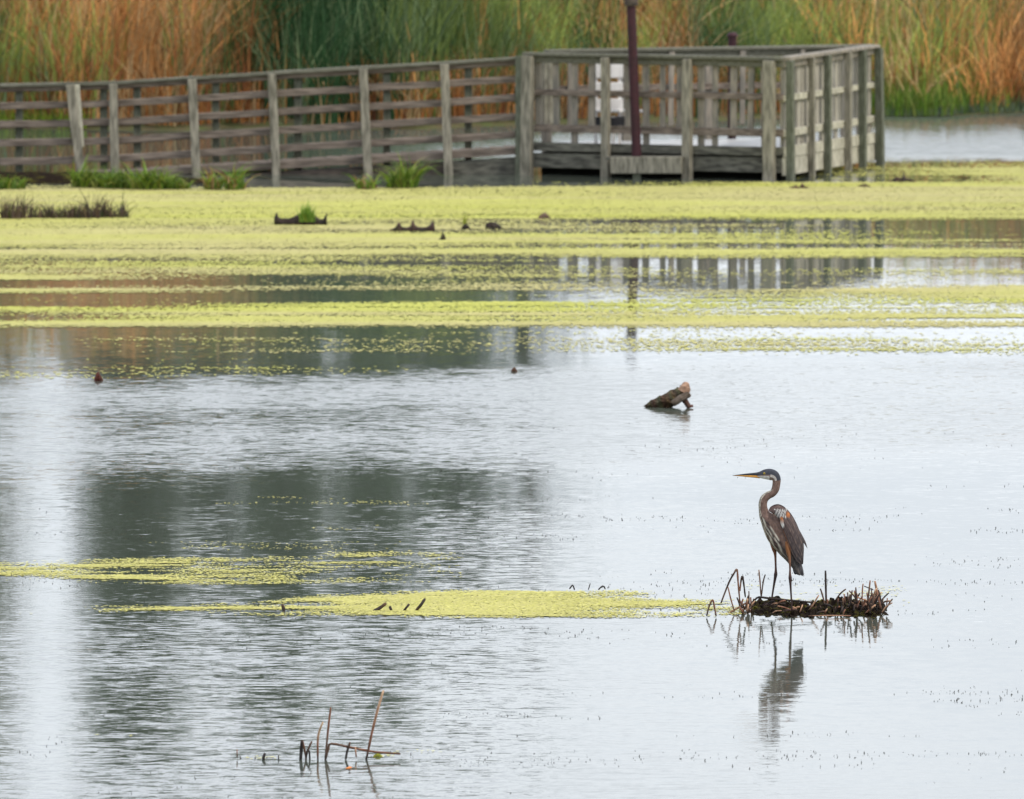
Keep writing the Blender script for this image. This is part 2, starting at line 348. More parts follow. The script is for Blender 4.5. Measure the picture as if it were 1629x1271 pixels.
# ---------------------------------------------------------------- trees beyond the reeds (seen mirrored in the pond)
def tree(name, X, Y, h, rad, label, tint, dens=9000, low=.12):
    r_ = empty(name, (X, Y, .5), label, 'tree', 'trees mirrored beyond the reeds')
    m_ = MB(); pts = [(X + .12 * math.sin(k), Y + .1 * math.cos(2 * k), .5 + h * k / 8) for k in range(9)]
    m_.tube(pts, [.24 * (1 - .1 * k) for k in range(9)], 9)
    for k in range(26):
        z = .5 + h * random.uniform(low, .9); a = random.uniform(0, 6.28); rr = rad * (1 - (z / h) ** 2 * .75) * random.uniform(.5, 1)
        m_.tube([(X, Y, z), (X + math.cos(a) * rr * .5, Y + math.sin(a) * rr * .5, z + rr * .5), (X + math.cos(a) * rr, Y + math.sin(a) * rr, z + rr * .8)], [.07, .045, .015], 5)
    m_.build('trunk', M['bark'], r_, smooth=True)
    nc = 120; cz = rng.uniform(low, 1.0, nc); prof = np.sin(np.clip((cz - low) / (1 - low), 0.04, 1) ** .7 * math.pi * .93) ** .6 + .12
    a = rng.uniform(0, 6.28, nc); rr = rad * prof * np.abs(rng.normal(0, .62, nc))
    cc = np.c_[X + np.cos(a) * rr, Y + np.sin(a) * rr, .5 + cz * h]
    i = rng.integers(0, nc, dens); c = cc[i] + rng.normal(0, 1, (dens, 3)) * np.array([rad * .25, rad * .25, .5])
    u = rng.normal(0, 1, (dens, 3)); u /= np.linalg.norm(u, axis=1)[:, None]; w = np.cross(u, rng.normal(0, 1, (dens, 3))); w /= np.linalg.norm(w, axis=1)[:, None]
    s_ = rng.uniform(.09, .2, dens)[:, None]
    v = np.stack([c - u * s_, c + w * s_ * .55, c + u * s_, c - w * s_ * .55], 1)
    tt = np.array([tint]) * rng.uniform(.6, 1.4, (nc, 1))[i] * rng.uniform(.8, 1.2, (dens, 1))
    o = quads_object('crown', v, M['tree'], (X, Y, .5), tt); o.parent = r_; o.location = (0, 0, 0)
def tx(px, Y): return (px - W0 / 2) / FPX * Y
tree('broadleaf_tree', tx(-75, 236), 236, 16.5, 1.3, 'leftmost broadleaf tree beyond the orange reeds, mirrored at the left edge of the pond', (.12, .145, .075), 9000)
tree('broadleaf_tree', tx(215, 240), 240, 17, 1.0, 'slender dark tree mirrored between two pale gaps of sky on the left', (.10, .145, .085), 11000)
tree('broadleaf_tree', tx(335, 250), 250, 15.5, .9, 'thin airy tree mirrored in the second pale gap of sky', (.10, .13, .105), 5500)
tree('broadleaf_tree', tx(450, 238), 238, 16, 1.05, 'dark tree mirrored just right of the second pale gap of sky', (.10, .145, .095), 11000)
tree('broadleaf_tree', tx(590, 242), 242, 15.8, 1.2, 'dark blue-green tree mirrored behind the foreground reed stubble', (.10, .145, .10), 11000)
tree('broadleaf_tree', tx(715, 246), 246, 14.5, 1.1, 'thin tree at the right end of the mirrored row of trees', (.09, .12, .10), 6000)
tree('broadleaf_tree', tx(840, 250), 250, 14.5, 1.2, 'sparsest airy tree mirrored faintly between the tree row and the open sky', (.11, .14, .125), 1500)

# ---------------------------------------------------------------- duckweed
COLS = [0, 400, 800, 1200, 1629]
COV = [
 [(292,.0),(302,.97),(388,.97),(396,.5),(404,.7),(412,.5),(421,.85),(443,.92),(447,.04),(458,.04),(461,.6),(466,.55),(470,.06),(484,.08),(490,.85),(497,.35),(508,.4),(516,.8),(523,.4),(526,.02),(550,.02),(557,.36),(563,.3),(567,.05),(590,.06),(598,.42),(603,.2),(606,0)],
 [(297,.0),(300,.97),(335,.97),(345,.86),(392,.95),(396,.65),(410,.75),(432,.9),(436,.5),(439,.03),(453,.05),(457,.55),(463,.4),(467,.06),(480,.08),(486,.8),(512,.82),(520,.6),(525,.08),(535,.05),(540,.3),(546,.08),(553,.35),(560,.3),(564,.05),(580,.05),(586,.22),(600,.02),(604,0)],
 [(295,.0),(298,.97),(340,.97),(345,.62),(385,.62),(398,.74),(414,.6),(420,.3),(430,.25),(438,.4),(447,.25),(455,.7),(463,.6),(468,.4),(478,.45),(484,.9),(500,.88),(507,.5),(516,.75),(524,.22),(535,.10),(545,.18),(558,.10),(566,.02),(575,0)],
 [(288,.0),(291,.97),(343,.97),(350,.5),(353,.15),(358,.35),(364,.15),(368,.5),(375,.62),(395,.68),(406,.86),(409,.86),(413,.15),(428,.08),(436,.14),(442,.02),(446,.06),(458,.10),(463,.55),(470,.78),(485,.62),(500,.72),(506,.6),(520,.8),(526,.15),(535,.12),(541,.6),(556,.45),(561,.12),(567,0)],
 [(250,.0),(258,.35),(266,.55),(270,.96),(328,.96),(340,.85),(349,.75),(353,.03),(371,.04),(376,.3),(383,.6),(400,.66),(408,.9),(412,.2),(424,.06),(431,.5),(437,.25),(442,.15),(452,.65),(458,.97),(477,.97),(482,.7),(498,.72),(504,.95),(507,.2),(511,.4),(518,.6),(525,.06),(545,.10),(551,.55),(558,.4),(566,.05),(570,0)]]
def cov_far(px, row):
    tabs = [np.interp(row, [r for r, v in c], [v for r, v in c]) for c in COV]; T = np.stack(tabs, 0)
    f = np.clip(np.interp(px, COLS, range(5)), 0, 4); i = np.clip(np.floor(f).astype(int), 0, 3); k = f - i; j = np.arange(len(px))
    c = T[i, j] * (1 - k) + T[i + 1, j] * k
    return np.where(c < .72, c * (np.maximum(c, 1e-4) / .72) ** .8, c)
def cov_near(px, row):
    a_up = np.interp(px, [-400, 0, 300, 620, 760], [898, 901, 893, 893, 905]); a_lo = np.interp(px, [-400, 0, 300, 620, 760], [920, 919, 926, 923, 918])
    a = np.interp(row, [880, 890], [0, 1]) * 0
    A = np.clip(np.minimum(row - a_up, a_lo - row) / 8, -1, 1) * .5 + .5
    A = A * np.interp(px, [-400, 60, 400, 560, 720], [.90, .80, .58, .42, .05]) * ((px < 735) & (row > a_up - 9) & (row < a_lo + 5))
    b_up = np.interp(px, [120, 200, 400, 480, 560, 750, 950, 1060, 1170], [969, 966, 962, 952, 946, 941, 940, 943, 958]); b_lo = np.interp(px, [120, 200, 500, 700, 1000, 1170], [971, 974, 980, 982, 981, 979])
    B = np.clip(np.minimum(row - b_up, b_lo - row) / 4, -1, 1) * .5 + .5
    B = B * np.interp(px, [110, 180, 480, 560, 900, 1010, 1080, 1170], [0, .34, .56, .95, .94, .82, .54, .28]) * ((px > 115) & (px < 1180) & (row > b_up - 4) & (row < b_lo + 3))
    c = 0 * row
    for (x0, x1, r0, hh, v) in [(380, 640, 792, 5, .28), (330, 700, 798, 4, .12), (450, 620, 840, 3, .2), (340, 660, 872, 3, .15), (0, 60, 978, 3, .4), (200, 700, 868, 5, .1), (500, 740, 885, 6, .2), (120, 230, 1168, 5, .2), (365, 450, 1206, 1.6, .8), (1080, 1460, 948, 12, .10), (590, 640, 1200, 4, .6), (640, 720, 1195, 2, .25)]:
        c = np.maximum(c, v * np.clip(1.5 - np.abs(row - r0) / hh, 0, 1) * ((px > x0) & (px < x1)) * np.clip(np.minimum(px - x0, x1 - px) / 40, 0, 1))
    return np.maximum(np.maximum(A, B), c)
def to_px(X, Y):
    return X / Y * FPX * 1.0 + W0 / 2, FPX * CAMH / Y - 960.0 * 1.0
# rows from depth: invert at() exactly through a table
_r = np.linspace(150, 1300, 400); _y = np.array([at(800, r).y for r in _r])
def row_of(Y): return np.interp(-Y, -_y, _r)
def flakes(N, y0, y1, xh, cov, hx, hy, sx, sy, tintf, name, zlo=.003, gain=1.15):
    Y = rng.uniform(y0, y1, N); X = rng.uniform(-1, 1, N) * xh * Y / 160
    row = row_of(Y); px = X / Y * FPX / cp * cp + W0 / 2
    c = cov(px, row)
    n = .5 * vnoise(X * sx + 13, Y * sy, 21) + .3 * vnoise(X * sx * 3.3, Y * sy * 2.6 + 5, 22) + .2 * vnoise(X * sx * 5, Y * sy * 6, 23)
    n = np.clip((n - .5) * 2.1 + .5, 0, 1)
    c1 = np.clip(c + (.5 - n) * gain * (1 - np.abs(2 * c - 1) ** 2.5), 0, .985) * (c > .005); p = -np.log(1 - c1) / 4.2
    k = rng.random(N) < p; X, Y, n = X[k], Y[k], n[k]; N = len(X); print(name, N)
    a = rng.uniform(*hx, N); b = rng.uniform(*hy, N); z = rng.uniform(zlo, zlo + .004, N)
    j = lambda: rng.uniform(.6, 1.2, N)
    v = np.stack([np.c_[X - a * j(), Y - b * rng.uniform(-.5, .5, N), z], np.c_[X + a * rng.uniform(-.5, .5, N), Y - b * j(), z], np.c_[X + a * j(), Y + b * rng.uniform(-.5, .5, N), z], np.c_[X + a * rng.uniform(-.5, .5, N), Y + b * j(), z]], 1)
    return tag(quads_object(name, v, M['weed'], (0, float(Y.mean()), 0), tintf(X, Y, N)), kind='stuff')
def tint_far(X, Y, N):
    k = np.clip((vnoise(X * .10, Y * .7, 31) * .55 + vnoise(X * .3, Y * 2.0, 32) * .45 - .5) * 2.0 + .5 + rng.normal(0, .08, N), 0, 1)[:, None]
    return (np.array([[.54, .55, .105]]) * (1 - k) + np.array([[.54, .49, .20]]) * k) * rng.uniform(.9, 1.04, (N, 1))
def tint_near(X, Y, N):
    k = rng.random((N, 1))
    return (np.array([[.60, .58, .13]]) * (1 - k) + np.array([[.66, .61, .24]]) * k) * rng.uniform(.75, 1.1, (N, 1))
flakes(1900000, 111, 161.5, 7.2, cov_far, (.011, .030), (.022, .055), .16, 1.15, tint_far, 'duckweed_mat')
for n_, y0_, y1_ in ((640000, 100.2, 106.8), (230000, 88, 100.2), (120000, 106.8, 112)):
    flakes(n_, y0_, y1_, 6.3, cov_near, (.007, .019), (.008, .024), 1.0, 3.0, tint_near, 'duckweed_patch', gain=1.5)

# dark floating bits, thousands of them
def specks(N=170000):
    Y = rng.uniform(86, 120, N); X = rng.uniform(-1, 1, N) * 6.3 * Y / 160; row = row_of(Y); px = X / Y * FPX + W0 / 2
    l = vnoise(X * .55 + 3, Y * 1.5, 41) * .6 + vnoise(X * 2.6, Y * 3.2, 42) * .4
    p = np.clip((l - .61) * 6, 0, 1) ** 1.3 * np.interp(row, [620, 720, 780, 960, 1010, 1271], [0, .12, .30, .42, .30, .22]) * np.interp(px, [0, 700, 1000, 1629], [.45, .8, 1, 1])
    cn = cov_near(px, row); p = np.maximum(p, (cn > .25) * (cn < .75) * .16 + (cn >= .75) * .04)
    p = np.maximum(p, .35 * (np.abs(row - 945) < 22) * (px > 950) * (px < 1150) * np.clip((l - .4) * 3, 0, 1))
    k = rng.random(N) < p * .55; X, Y = X[k], Y[k]; N = len(X); print('specks', N)
    h = rng.uniform(.002, .008, N) * rng.choice([1, 1, 1.9], N); w = rng.uniform(.002, .006, N); lx = rng.normal(0, .3, N) * h
    fr = []
    for s_ in range(3):
        a0, a1 = 2.094 * s_, 2.094 * (s_ + 1)
        fr.append(np.stack([np.c_[X + w * math.cos(a0), Y + w * math.sin(a0), np.full(N, .001)], np.c_[X + w * math.cos(a1), Y + w * math.sin(a1), np.full(N, .001)], np.c_[X + lx + w * .2 * math.cos(a1), Y, h], np.c_[X + lx + w * .2 * math.cos(a0), Y, h]], 1))
    return np.concatenate(fr)
tag(quads_object('floating_debris', specks(), M['speck'], (0, 100, 0)), kind='stuff')

# ---------------------------------------------------------------- dock
ZT = 1.42                                                   # top rail above the water
FL, FR, BR, BL = at(834, 83, ZT), at(1247, 91, ZT), at(1391, 70.5, ZT), at(868, 79, ZT)
UP = Vector((0, 0, 1))
def zof(row): return ZT - (row - 88) / 137.0                # height of a board seen at that row on the front of the platform
dock = empty('fishing_platform', (float((FL.x + BR.x) / 2), float((FL.y + BR.y) / 2), 0), 'weathered grey timber fishing platform with picket railings on all sides, right of the ramp', 'dock')
def lerp(a, b, t): return a + (b - a) * t
def flat(v, z): return Vector((v.x, v.y, z))
def dpart(name, a, b, w, h, m, par=None, up=UP, jit=.004):
    q = MB(); q.bar(a, b, w, h, up, jit); return q.build(name, M[m], par or dock, bevel=.006)
fd = (FR - FL).normalized(); fn = Vector((fd.y, -fd.x, 0))          # outward (towards the viewer)
rd = (BR - FR); rd.z = 0; rd.normalize(); rn = Vector((rd.y, -rd.x, 0))
bd = (BR - BL); bd.z = 0; bd.normalize(); bn = Vector((-bd.y, bd.x, 0))
ZD = .34
# deck planks
for k in range(19):
    t0, t1 = k / 19 + .003, (k + 1) / 19 - .003
    q = MB(); a0, a1, b0, b1 = lerp(FL, FR, t0), lerp(FL, FR, t1), lerp(BL, BR, t0), lerp(BL, BR, t1)
    q.add([flat(a0, ZD - .04), flat(a1, ZD - .04), flat(b1, ZD - .04), flat(b0, ZD - .04), flat(a0, ZD), flat(a1, ZD), flat(b1, ZD), flat(b0, ZD)],
          [(3, 2, 1, 0), (4, 5, 6, 7), (0, 1, 5, 4), (1, 2, 6, 5), (2, 3, 7, 6), (3, 0, 4, 7)])
    q.build('deck_plank', M['deck'], dock)
# top rails: cap board with a sub rail
for (a, b, nn) in ((FL, FR, fn), (FR, BR, rn), (BL, BR, bn)):
    dpart('cap_rail', flat(a, ZT - .018), flat(b, ZT - .018), .15, .036, 'cap' if nn is not rn else 'balu')  # right-hand top rails take lighter wood, painting the sun on that side
    dpart('sub_rail', flat(a, ZT - .078) , flat(b, ZT - .078) , .04, .08, 'cap' if nn is not rn else 'balu')
def side(a, b, nn, railm, ts, jw, pale, zs, off=.0):
    for z, h in zs: dpart('rail', flat(a + nn * off, z), flat(b + nn * off, z), .04, h, railm)
    for k, t in enumerate(ts):
        p = lerp(a, b, t) - nn * (.045 - off); zb = ZD + .002 if random.random() < .5 else zof(212)
        dpart('baluster', flat(p, zb), flat(p + (b - a).normalized() * random.uniform(-.012, .012), ZT - .042), jw * random.uniform(.9, 1.1), .036, pale, up=nn)
def yfr0(px): return lerp(FL, FR, (px - 834) / 413.0).y
def even(nb): return [(k + .5 + random.uniform(-.12, .12)) / nb for k in range(nb)]
side(FL, FR, fn, 'rail', [(x - 834) / 413.0 for x in (837, 855, 883, 912, 940, 998, 1027, 1053, 1080, 1114, 1136, 1165, 1192, 1214)], .076, 'balu', [(zof(151), .075), (zof(208), .085)])
side(FR, BR, rn, 'pale', even(19), .10, 'picket', [(zof(153), .07), (zof(208), .085)], off=.0)
side(BL, BR, bn, 'rail', [(x - 868) / 523.0 for x in (905, 1064, 1178, 1275, 1340)], .07, 'balu', [(zof(151), .07)])
dpart('rail', flat(FL, zof(237)), flat(FR, zof(237)), .04, .10, 'plank')       # kerb board on the deck edge
dpart('rail', flat(FR + rn * .01, zof(238)), flat(BR + rn * .01, zof(238)), .04, .13, 'pale')
for x in (862, 869.5, 877):                                     # paler pickets by the ramp opening
    a = P(x, 200, yfr0(x) + .35); o_ = dpart('baluster', flat(a, zof(203)), flat(a, ZT - .05), .043, .03, 'pale', up=Vector((0, 1, 0))); o_['label'] = 'pale picket beside the ramp opening'
# rim joists, and a black board painting the under-deck shade
dpart('rim_board', flat(FL - fn * .03, zof(259)), flat(FR - fn * .03, zof(259)), .045, .17, 'plank')
dpart('skirt_or_shade_board', flat(FL - fn * .30 + fd * .1, .04), flat(FR - fn * .30 - fd * .15, .04), .04, .26, 'deck_shade')  # near-black board added to darken the gap below the deck
dpart('rim_board', flat(FR - rn * .0, zof(261)), flat(BR - rn * .0, zof(261)), .045, .20, 'pale')
dpart('rim_board', flat(BL, zof(262)), flat(BR, zof(262)), .045, .2, 'plank')
def post(p, top, m, lean=0, w=.105, bot=-.35, par=None):
    return dpart('post', flat(p, bot) + Vector((lean, 0, 0)), flat(p, top), w, w, m, par, up=nnow)
nnow = fn
for px, m, w, lean in ((844, 'post', .125, -.02), (832, 'post_dark', .10, 0), (968, 'post', .09, 0), (1098, 'post', .10, 0), (1228, 'post', .12, 0)):
    t = (px - 834) / (1247 - 834.0); post(lerp(FL, FR, t) + fn * .075, ZT - .04, m, lean, w)
nnow = rn
for px, m, w in ((1249, 'post_dark', .085), (1283, 'post', .07), (1308, 'post_dark', .075), (1341, 'post', .07), (1364, 'post_dark', .08), (1390, 'post_dark', .09)):
    t = (px - 1247) / (1391 - 1247.0); post(lerp(FR, BR, min(t, .995)) + rn * .06, ZT - .04, m, .03 if px == 1390 else .01, w)
nnow = bn
for t in (.01, .25, .5, .75): post(lerp(BL, BR, t) + bn * .08, ZT - .04, 'balu', 0, .10)
# landing step hung on the front, red pole stands on it
stp = empty('mooring_step', at(1028, 292, 0), 'low timber mooring step hung on the platform front under the maroon pole', 'step')
def yfr(px): return lerp(FL, FR, (px - 834) / 413.0).y
sa, sb = P(971, 263, yfr(971) - .42), P(1085, 263, yfr(1085) - .42)
q = MB(); q.bar(sa, sb, .05, .19, jit=.004); q.build('face_board', M['post'], stp, bevel=.006)
q = MB(); q.bar(sa + Vector((0, .18, .075)), sb + Vector((0, .18, .075)), .29, .04); q.build('tread', M['plank'], stp, bevel=.006)
q = MB(); a = P(1013, 275, yfr(1013) - .36); q.bar(flat(a, -.3), flat(a, a.z - .002), .09, .09, up=Vector((0, 1, 0))); q.build('post', M['post_dark'], stp, bevel=.005)
YP = yfr(1013) - .25
stp.location = flat(sa, 0)
for c_ in stp.children: c_.location = at(1028, 292, 0) - stp.location
pole = empty('maroon_pole', P(1013, 252, YP), 'tall maroon painted pole standing on the step in front of the railing', 'pole')
a, b = P(1013, 252, YP), P(1004, 9, YP)
q = MB(); q.tube([a, b], [.056, .053], 16); q.build('shaft', M['maroon'], pole, smooth=False)
q = MB(); q.tube([b, b + Vector((0, 0, .02)), b + Vector((0, 0, .16)), b + Vector((0, 0, .18))], [.075, .08, .08, .05], 16); q.build('cap', M['damp'], pole)
q = MB(); q.tube([a, a + Vector((0, 0, .02))], [.085, .085], 16); q.build('foot_plate', M['maroon'], pole)
# short maroon post showing over the back rail
yb = lerp(BL, BR, .57).y + .25
p0, p1 = P(1164, 72, yb), P(1165, 58, yb)
sp_ = empty('short_maroon_post', flat(p0, 0), 'short maroon post peeping over the back rail right of the tall pole', 'post')
q = MB(); q.tube([flat(p0, -.3), p1], [.05, .05], 12); q.build('shaft', M['maroon'], sp_)
q = MB(); q.tube([p1, p1 + Vector((0, 0, .015)), p1 + Vector((0, 0, .05))], [.066, .068, .04], 12); q.build('cap', M['maroon'], sp_)
# white slatted chair on the deck behind the railing
cy_ = lerp(FL, FR, .32).y + .62
ch = empty('slatted_chair', flat(P(975, 235, cy_), ZD), 'white slatted garden chair with dark seat behind the platform railing', 'chair')
for r0, r1 in ((92, 124), (131, 146), (157, 177)):
    a, b = P(943, (r0 + r1) / 2, cy_), P(991, (r0 + r1) / 2, cy_); q = MB(); q.bar(a, b, .025, (r1 - r0) / 137.0); q.build('back_slat', M['white'], ch, bevel=.008)
for x in (948, 986):
    q = MB(); q.bar(flat(P(x, 100, cy_ + .03), ZD), P(x, 96, cy_ + .03), .04, .03, up=Vector((0, 1, 0))); q.build('leg', M['white'], ch)
    q = MB(); q.bar(flat(P(x + 28, 100, cy_ - .38), ZD), P(x + 28, 186, cy_ - .38), .04, .03, up=Vector((0, 1, 0))); q.build('leg', M['white'], ch)
    q = MB(); q.bar(P(x, 176, cy_), P(x + 40, 177, cy_ - .40), .06, .03); q.build('armrest', M['white'], ch, bevel=.005)
q = MB(); q.bar(P(968, 192, cy_ - .02), P(996, 193, cy_ - .38), .36, .10); q.build('seat', M['seatdark'], ch, bevel=.01)

# ---------------------------------------------------------------- boardwalk ramp
ramp = empty('boardwalk_ramp', flat(P(400, 290, FL.y + .5), 0), 'weathered plank ramp with five-bar handrails rising to the platform', 'boardwalk')
Yf = FL.y + .02
def top_row(x): return float(np.interp(x, [-260, 0, 185, 310, 435, 580, 705, 822, 834], [134, 133, 128.5, 120.5, 113, 104.5, 97.5, 90, 89]))
Yb = Yf + .95
for Y, front in ((Yf, True), (Yb, False)):
    dz = 0 if front else 0
    xsn = [-260, 0, 112, 185, 310, 435, 580, 705, 826]
    def pt(x, off): 
        p = P(x, top_row(x), Yf); p = Vector((p.x * Y / Yf, Y, p.z)); p.z += -(off + (0 if front else 6.8)) / 137.0; return p
    for i in range(len(xsn) - 1):
        x0, x1 = xsn[i], xsn[i + 1]
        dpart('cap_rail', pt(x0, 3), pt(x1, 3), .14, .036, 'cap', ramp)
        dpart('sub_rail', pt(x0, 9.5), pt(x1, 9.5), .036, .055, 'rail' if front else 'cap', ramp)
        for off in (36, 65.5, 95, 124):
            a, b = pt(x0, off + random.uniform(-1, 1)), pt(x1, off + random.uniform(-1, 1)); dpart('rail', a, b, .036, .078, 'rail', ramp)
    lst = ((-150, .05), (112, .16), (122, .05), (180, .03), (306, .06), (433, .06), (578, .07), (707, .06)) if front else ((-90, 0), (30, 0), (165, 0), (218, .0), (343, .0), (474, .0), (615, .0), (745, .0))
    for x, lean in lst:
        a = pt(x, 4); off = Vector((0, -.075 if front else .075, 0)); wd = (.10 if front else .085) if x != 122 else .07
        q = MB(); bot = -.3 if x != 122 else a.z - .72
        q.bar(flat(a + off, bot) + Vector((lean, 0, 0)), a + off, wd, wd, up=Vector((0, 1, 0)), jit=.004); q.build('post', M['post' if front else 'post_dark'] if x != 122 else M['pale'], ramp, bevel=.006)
    # edge boards
    for i in range(len(xsn) - 1):
        dpart('rim_board', pt(xsn[i], 150), pt(xsn[i + 1], 150), .045, .085, 'rail', ramp)
        dpart('skirt_or_shade_board', pt(xsn[i], 178) + Vector((0, .03, 0)), pt(xsn[i + 1], 178) + Vector((0, .03, 0)), .04, .26, 'damp' if xsn[i] < 600 else 'plank', ramp)
for k in range(46):
    t = k / 46; x = -255 + 1080 * t; p = P(x, top_row(x), Yf); z = p.z - 149 / 137.0
    q = MB(); q.bar(Vector((p.x + .08, Yf + .03, z)), Vector((p.x * Yb / Yf + .08, Yb - .03, z)), .165, .03); q.build('deck_plank', M['rail'], ramp)
# mud spit under the left end of the ramp
mb = MB(); vs = []; fs = []; nx, ny = 60, 12
for i in range(nx):
    px = -400 + 800 * i / (nx - 1)
    for j in range(ny):
        v = j / (ny - 1); wdt = np.interp(px, [-400, 120, 330, 400], [1, 1, .6, .05]); edge = math.sin(v * math.pi) ** .6
        p = at(px, 293, 0); Y = p.y + v * 1.3 * wdt
        vs.append((p.x * Y / p.y, Y, -.05 + edge * .15 * wdt + random.uniform(-.015, .015)))
for i in range(nx - 1):
    for j in range(ny - 1): fs.append((i * ny + j, (i + 1) * ny + j, (i + 1) * ny + j + 1, i * ny + j + 1))
mb.add(vs, fs); tag(mb.build('mud_spit', M['mud'], smooth=True), kind='structure')

# ---------------------------------------------------------------- leafy plants
def plant(name, px, row, h, wid, n, cols, label, cat, group=None, lean=.35, up=0.03, width=(.01, .024)):
    p = at(px, row, up); a = rng.uniform(0, 6.28, n); r_ = np.sqrt(rng.random(n)) * wid
    base = np.c_[p.x + np.cos(a) * r_, p.y + np.sin(a) * r_ * .6, np.full(n, up - .02)]; hv = .35 + 1.0 * vnoise(base[:, 0] * 14 + px, base[:, 1] * 6, 77)
    c = np.array(cols)[rng.integers(0, len(cols), n)] * rng.uniform(.6, 1.25, (n, 1))
    q, t = blades(base, rng.uniform(.35, 1, n) * h * hv, rng.uniform(*width, n), np.abs(rng.normal(lean, .28, n)), rng.uniform(0, 6.28, n), c, 4)
    return tag(quads_object(name, q, M['leaf'], tuple(p), t), label, cat, group)
G1 = [(.12, .21, .02), (.20, .29, .03), (.07, .13, .02), (.22, .24, .05), (.15, .25, .03)]
G2 = [(.22, .30, .04), (.12, .24, .03), (.30, .20, .09)]
gw = 'green weeds growing along the foot of the ramp'
for px, row, h, w, n, cols, lab in (
    (12, 297, .17, .18, 220, G1, 'low bright green weed at the ramp foot by the left picture edge'),
    (150, 294, .30, .22, 420, G1, 'bushy bright green weed below the doubled ramp post'),
    (188, 296, .26, .14, 240, G1, 'green weed right against the second ramp post'),
    (238, 297, .27, .22, 420, G1, 'widest bright green weed between the second and third ramp posts'),
    (282, 297, .16, .15, 200, G1, 'low green weed just left of the third ramp post'),
    (338, 298, .24, .09, 120, G2, 'yellowish weed just right of the third ramp post'),
    (374, 298, .28, .10, 140, G2, 'last upright weed of the row, right of the third ramp post'),
    (583, 297, .26, .10, 120, G2, 'brownish drooping weed at the foot of the fifth ramp post'),
    (640, 295, .36, .16, 260, G1, 'arching green weed in the water right of the fifth ramp post')):
    plant('green_weed', px, row, h * 1.25, w * 1.15, int(n * .75), cols, lab, 'plant', gw, lean=.8, width=(.016, .038))
D1 = [(.06, .045, .04), (.10, .065, .05), (.06, .07, .03), (.16, .11, .08)]
dt = 'dead grass tufts in a row on the duckweed'
for px, row, h, w, n, lab in (
    (22, 348, .30, .07, 90, 'tallest dark tuft of dead grass at the left end of the row on the duckweed'),
    (58, 347, .17, .10, 70, 'second dead grass tuft from the left on the duckweed'),
    (95, 347, .16, .12, 70, 'thin brown grass tuft in the middle of the row on the duckweed'),
    (118, 347, .13, .10, 60, 'lowest scrubby dead tuft between the brown middle tuft and the sparse one'),
    (140, 347, .19, .10, 70, 'sparse tuft with a greenish blade, second from the row end'),
    (178, 346, .20, .10, 90, 'right-hand dead tuft leaning right at the end of the row')):
    plant('dead_grass_tuft', px, row, h * 1.7, w * 2.0, n * 2, D1, lab, 'grass tuft', dt, lean=.35, up=.0, width=(.010, .020))
# ---------------------------------------------------------------- driftwood and floating bits
def lump(name, pxc, row, wpx, hpx, col, label, cat='driftwood', prof=None, group=None, depth=.6, seed=0, extra=None):
    """a gnarled log lying along the picture: tube whose silhouette follows prof (fractions of width, height)"""
    p = at(pxc, row, 0); s_ = FPX / p.y; Wd = wpx / s_; Hh = hpx / s_
    prof = prof or [(0, .2), (.1, .5), (.3, .8), (.55, 1), (.8, .6), (1, .2)]
    pr = catmull([(a, b) for a, b in prof], 26); q = MB(); nn = 12; rs = random.Random(seed)
    for i, (u, h) in enumerate(pr):
        hh = max(h, .06) * Hh
        for k in range(nn):
            a = 2 * math.pi * k / nn; rj = 1 + rs.uniform(-.12, .12)
            q.v.append((p.x + (u - .5) * Wd, p.y + math.cos(a) * hh * depth * rj, -.03 + (hh + .03) * (.5 + .5 * math.sin(a) * rj)))
            q.col.append(tuple(c * rs.uniform(.7, 1.3) for c in col))
    m_ = len(pr)
    for i in range(m_ - 1):
        for k in range(nn): q.f.append((i * nn + k, i * nn + (k + 1) % nn, (i + 1) * nn + (k + 1) % nn, (i + 1) * nn + k))
    q.f.append(tuple(range(nn))); q.f.append(tuple((m_ - 1) * nn + k for k in range(nn - 1, -1, -1)))
    if extra: extra(q, p, s_)
    return tag(q.build(name, M['driftwood'], loc=tuple(p), usecol=True), label, cat, group)
DK = (.035, .026, .02)
_l = lump
def lump(name, pxc, row, w, h, *a, **k): return _l(name, pxc, row + 1, w, h * 1.4, *a, **k)
lg = empty('floating_log', at(478, 357), 'dark floating log with turned-up ends and green sprouts on top', 'log')
def sub(o, par): o.parent = par; o.location = o.location - par.location; [o.__delitem__(k) for k in ('label', 'category', 'group') if k in o]; return o
sub(lump('log', 478, 357, 84, 15, DK, 'x', prof=[(0, .55), (.05, 1.0), (.1, .55), (.3, .55), (.5, .9), (.7, .9), (.85, .5), (.94, .5), (1, 1.0)], seed=2), lg)
for px, h in ((482, .17), (490, .19), (496, .13)):
    sub(plant('sprout', px, 350, h * 1.5, .04, 50, G2[:2], 'x', 'x', lean=.2, up=.08), lg)
lump('floating_sticks', 656, 367, 72, 13, (.07, .045, .035), 'thin broken stick with knobbly ends lying left of the grass sprout', prof=[(0, .2), (.1, .3), (.2, .8), (.28, .4), (.45, .45), (.5, 1), (.6, .4), (.85, .45), (.95, .9), (1, .4)], seed=4)
sp1 = empty('sprouting_clod', at(741, 364), 'small dark clod with one upright yellow-green sprout on the duckweed', 'clod')
sub(lump('clod', 741, 364, 15, 7, DK, 'x', seed=5), sp1)
sub(plant('sprout', 740, 361, .15, .018, 22, [(.22, .30, .03), (.3, .3, .05)], 'x', 'x', lean=.1, up=.02), sp1)
lump('floating_lump', 790, 363, 36, 8, (.05, .04, .032), 'low dark lump tapering right, right of the sprouting clod', prof=[(0, .6), (.1, .9), (.3, 1), (.6, .7), (.75, .2), (1, .08)], seed=6)
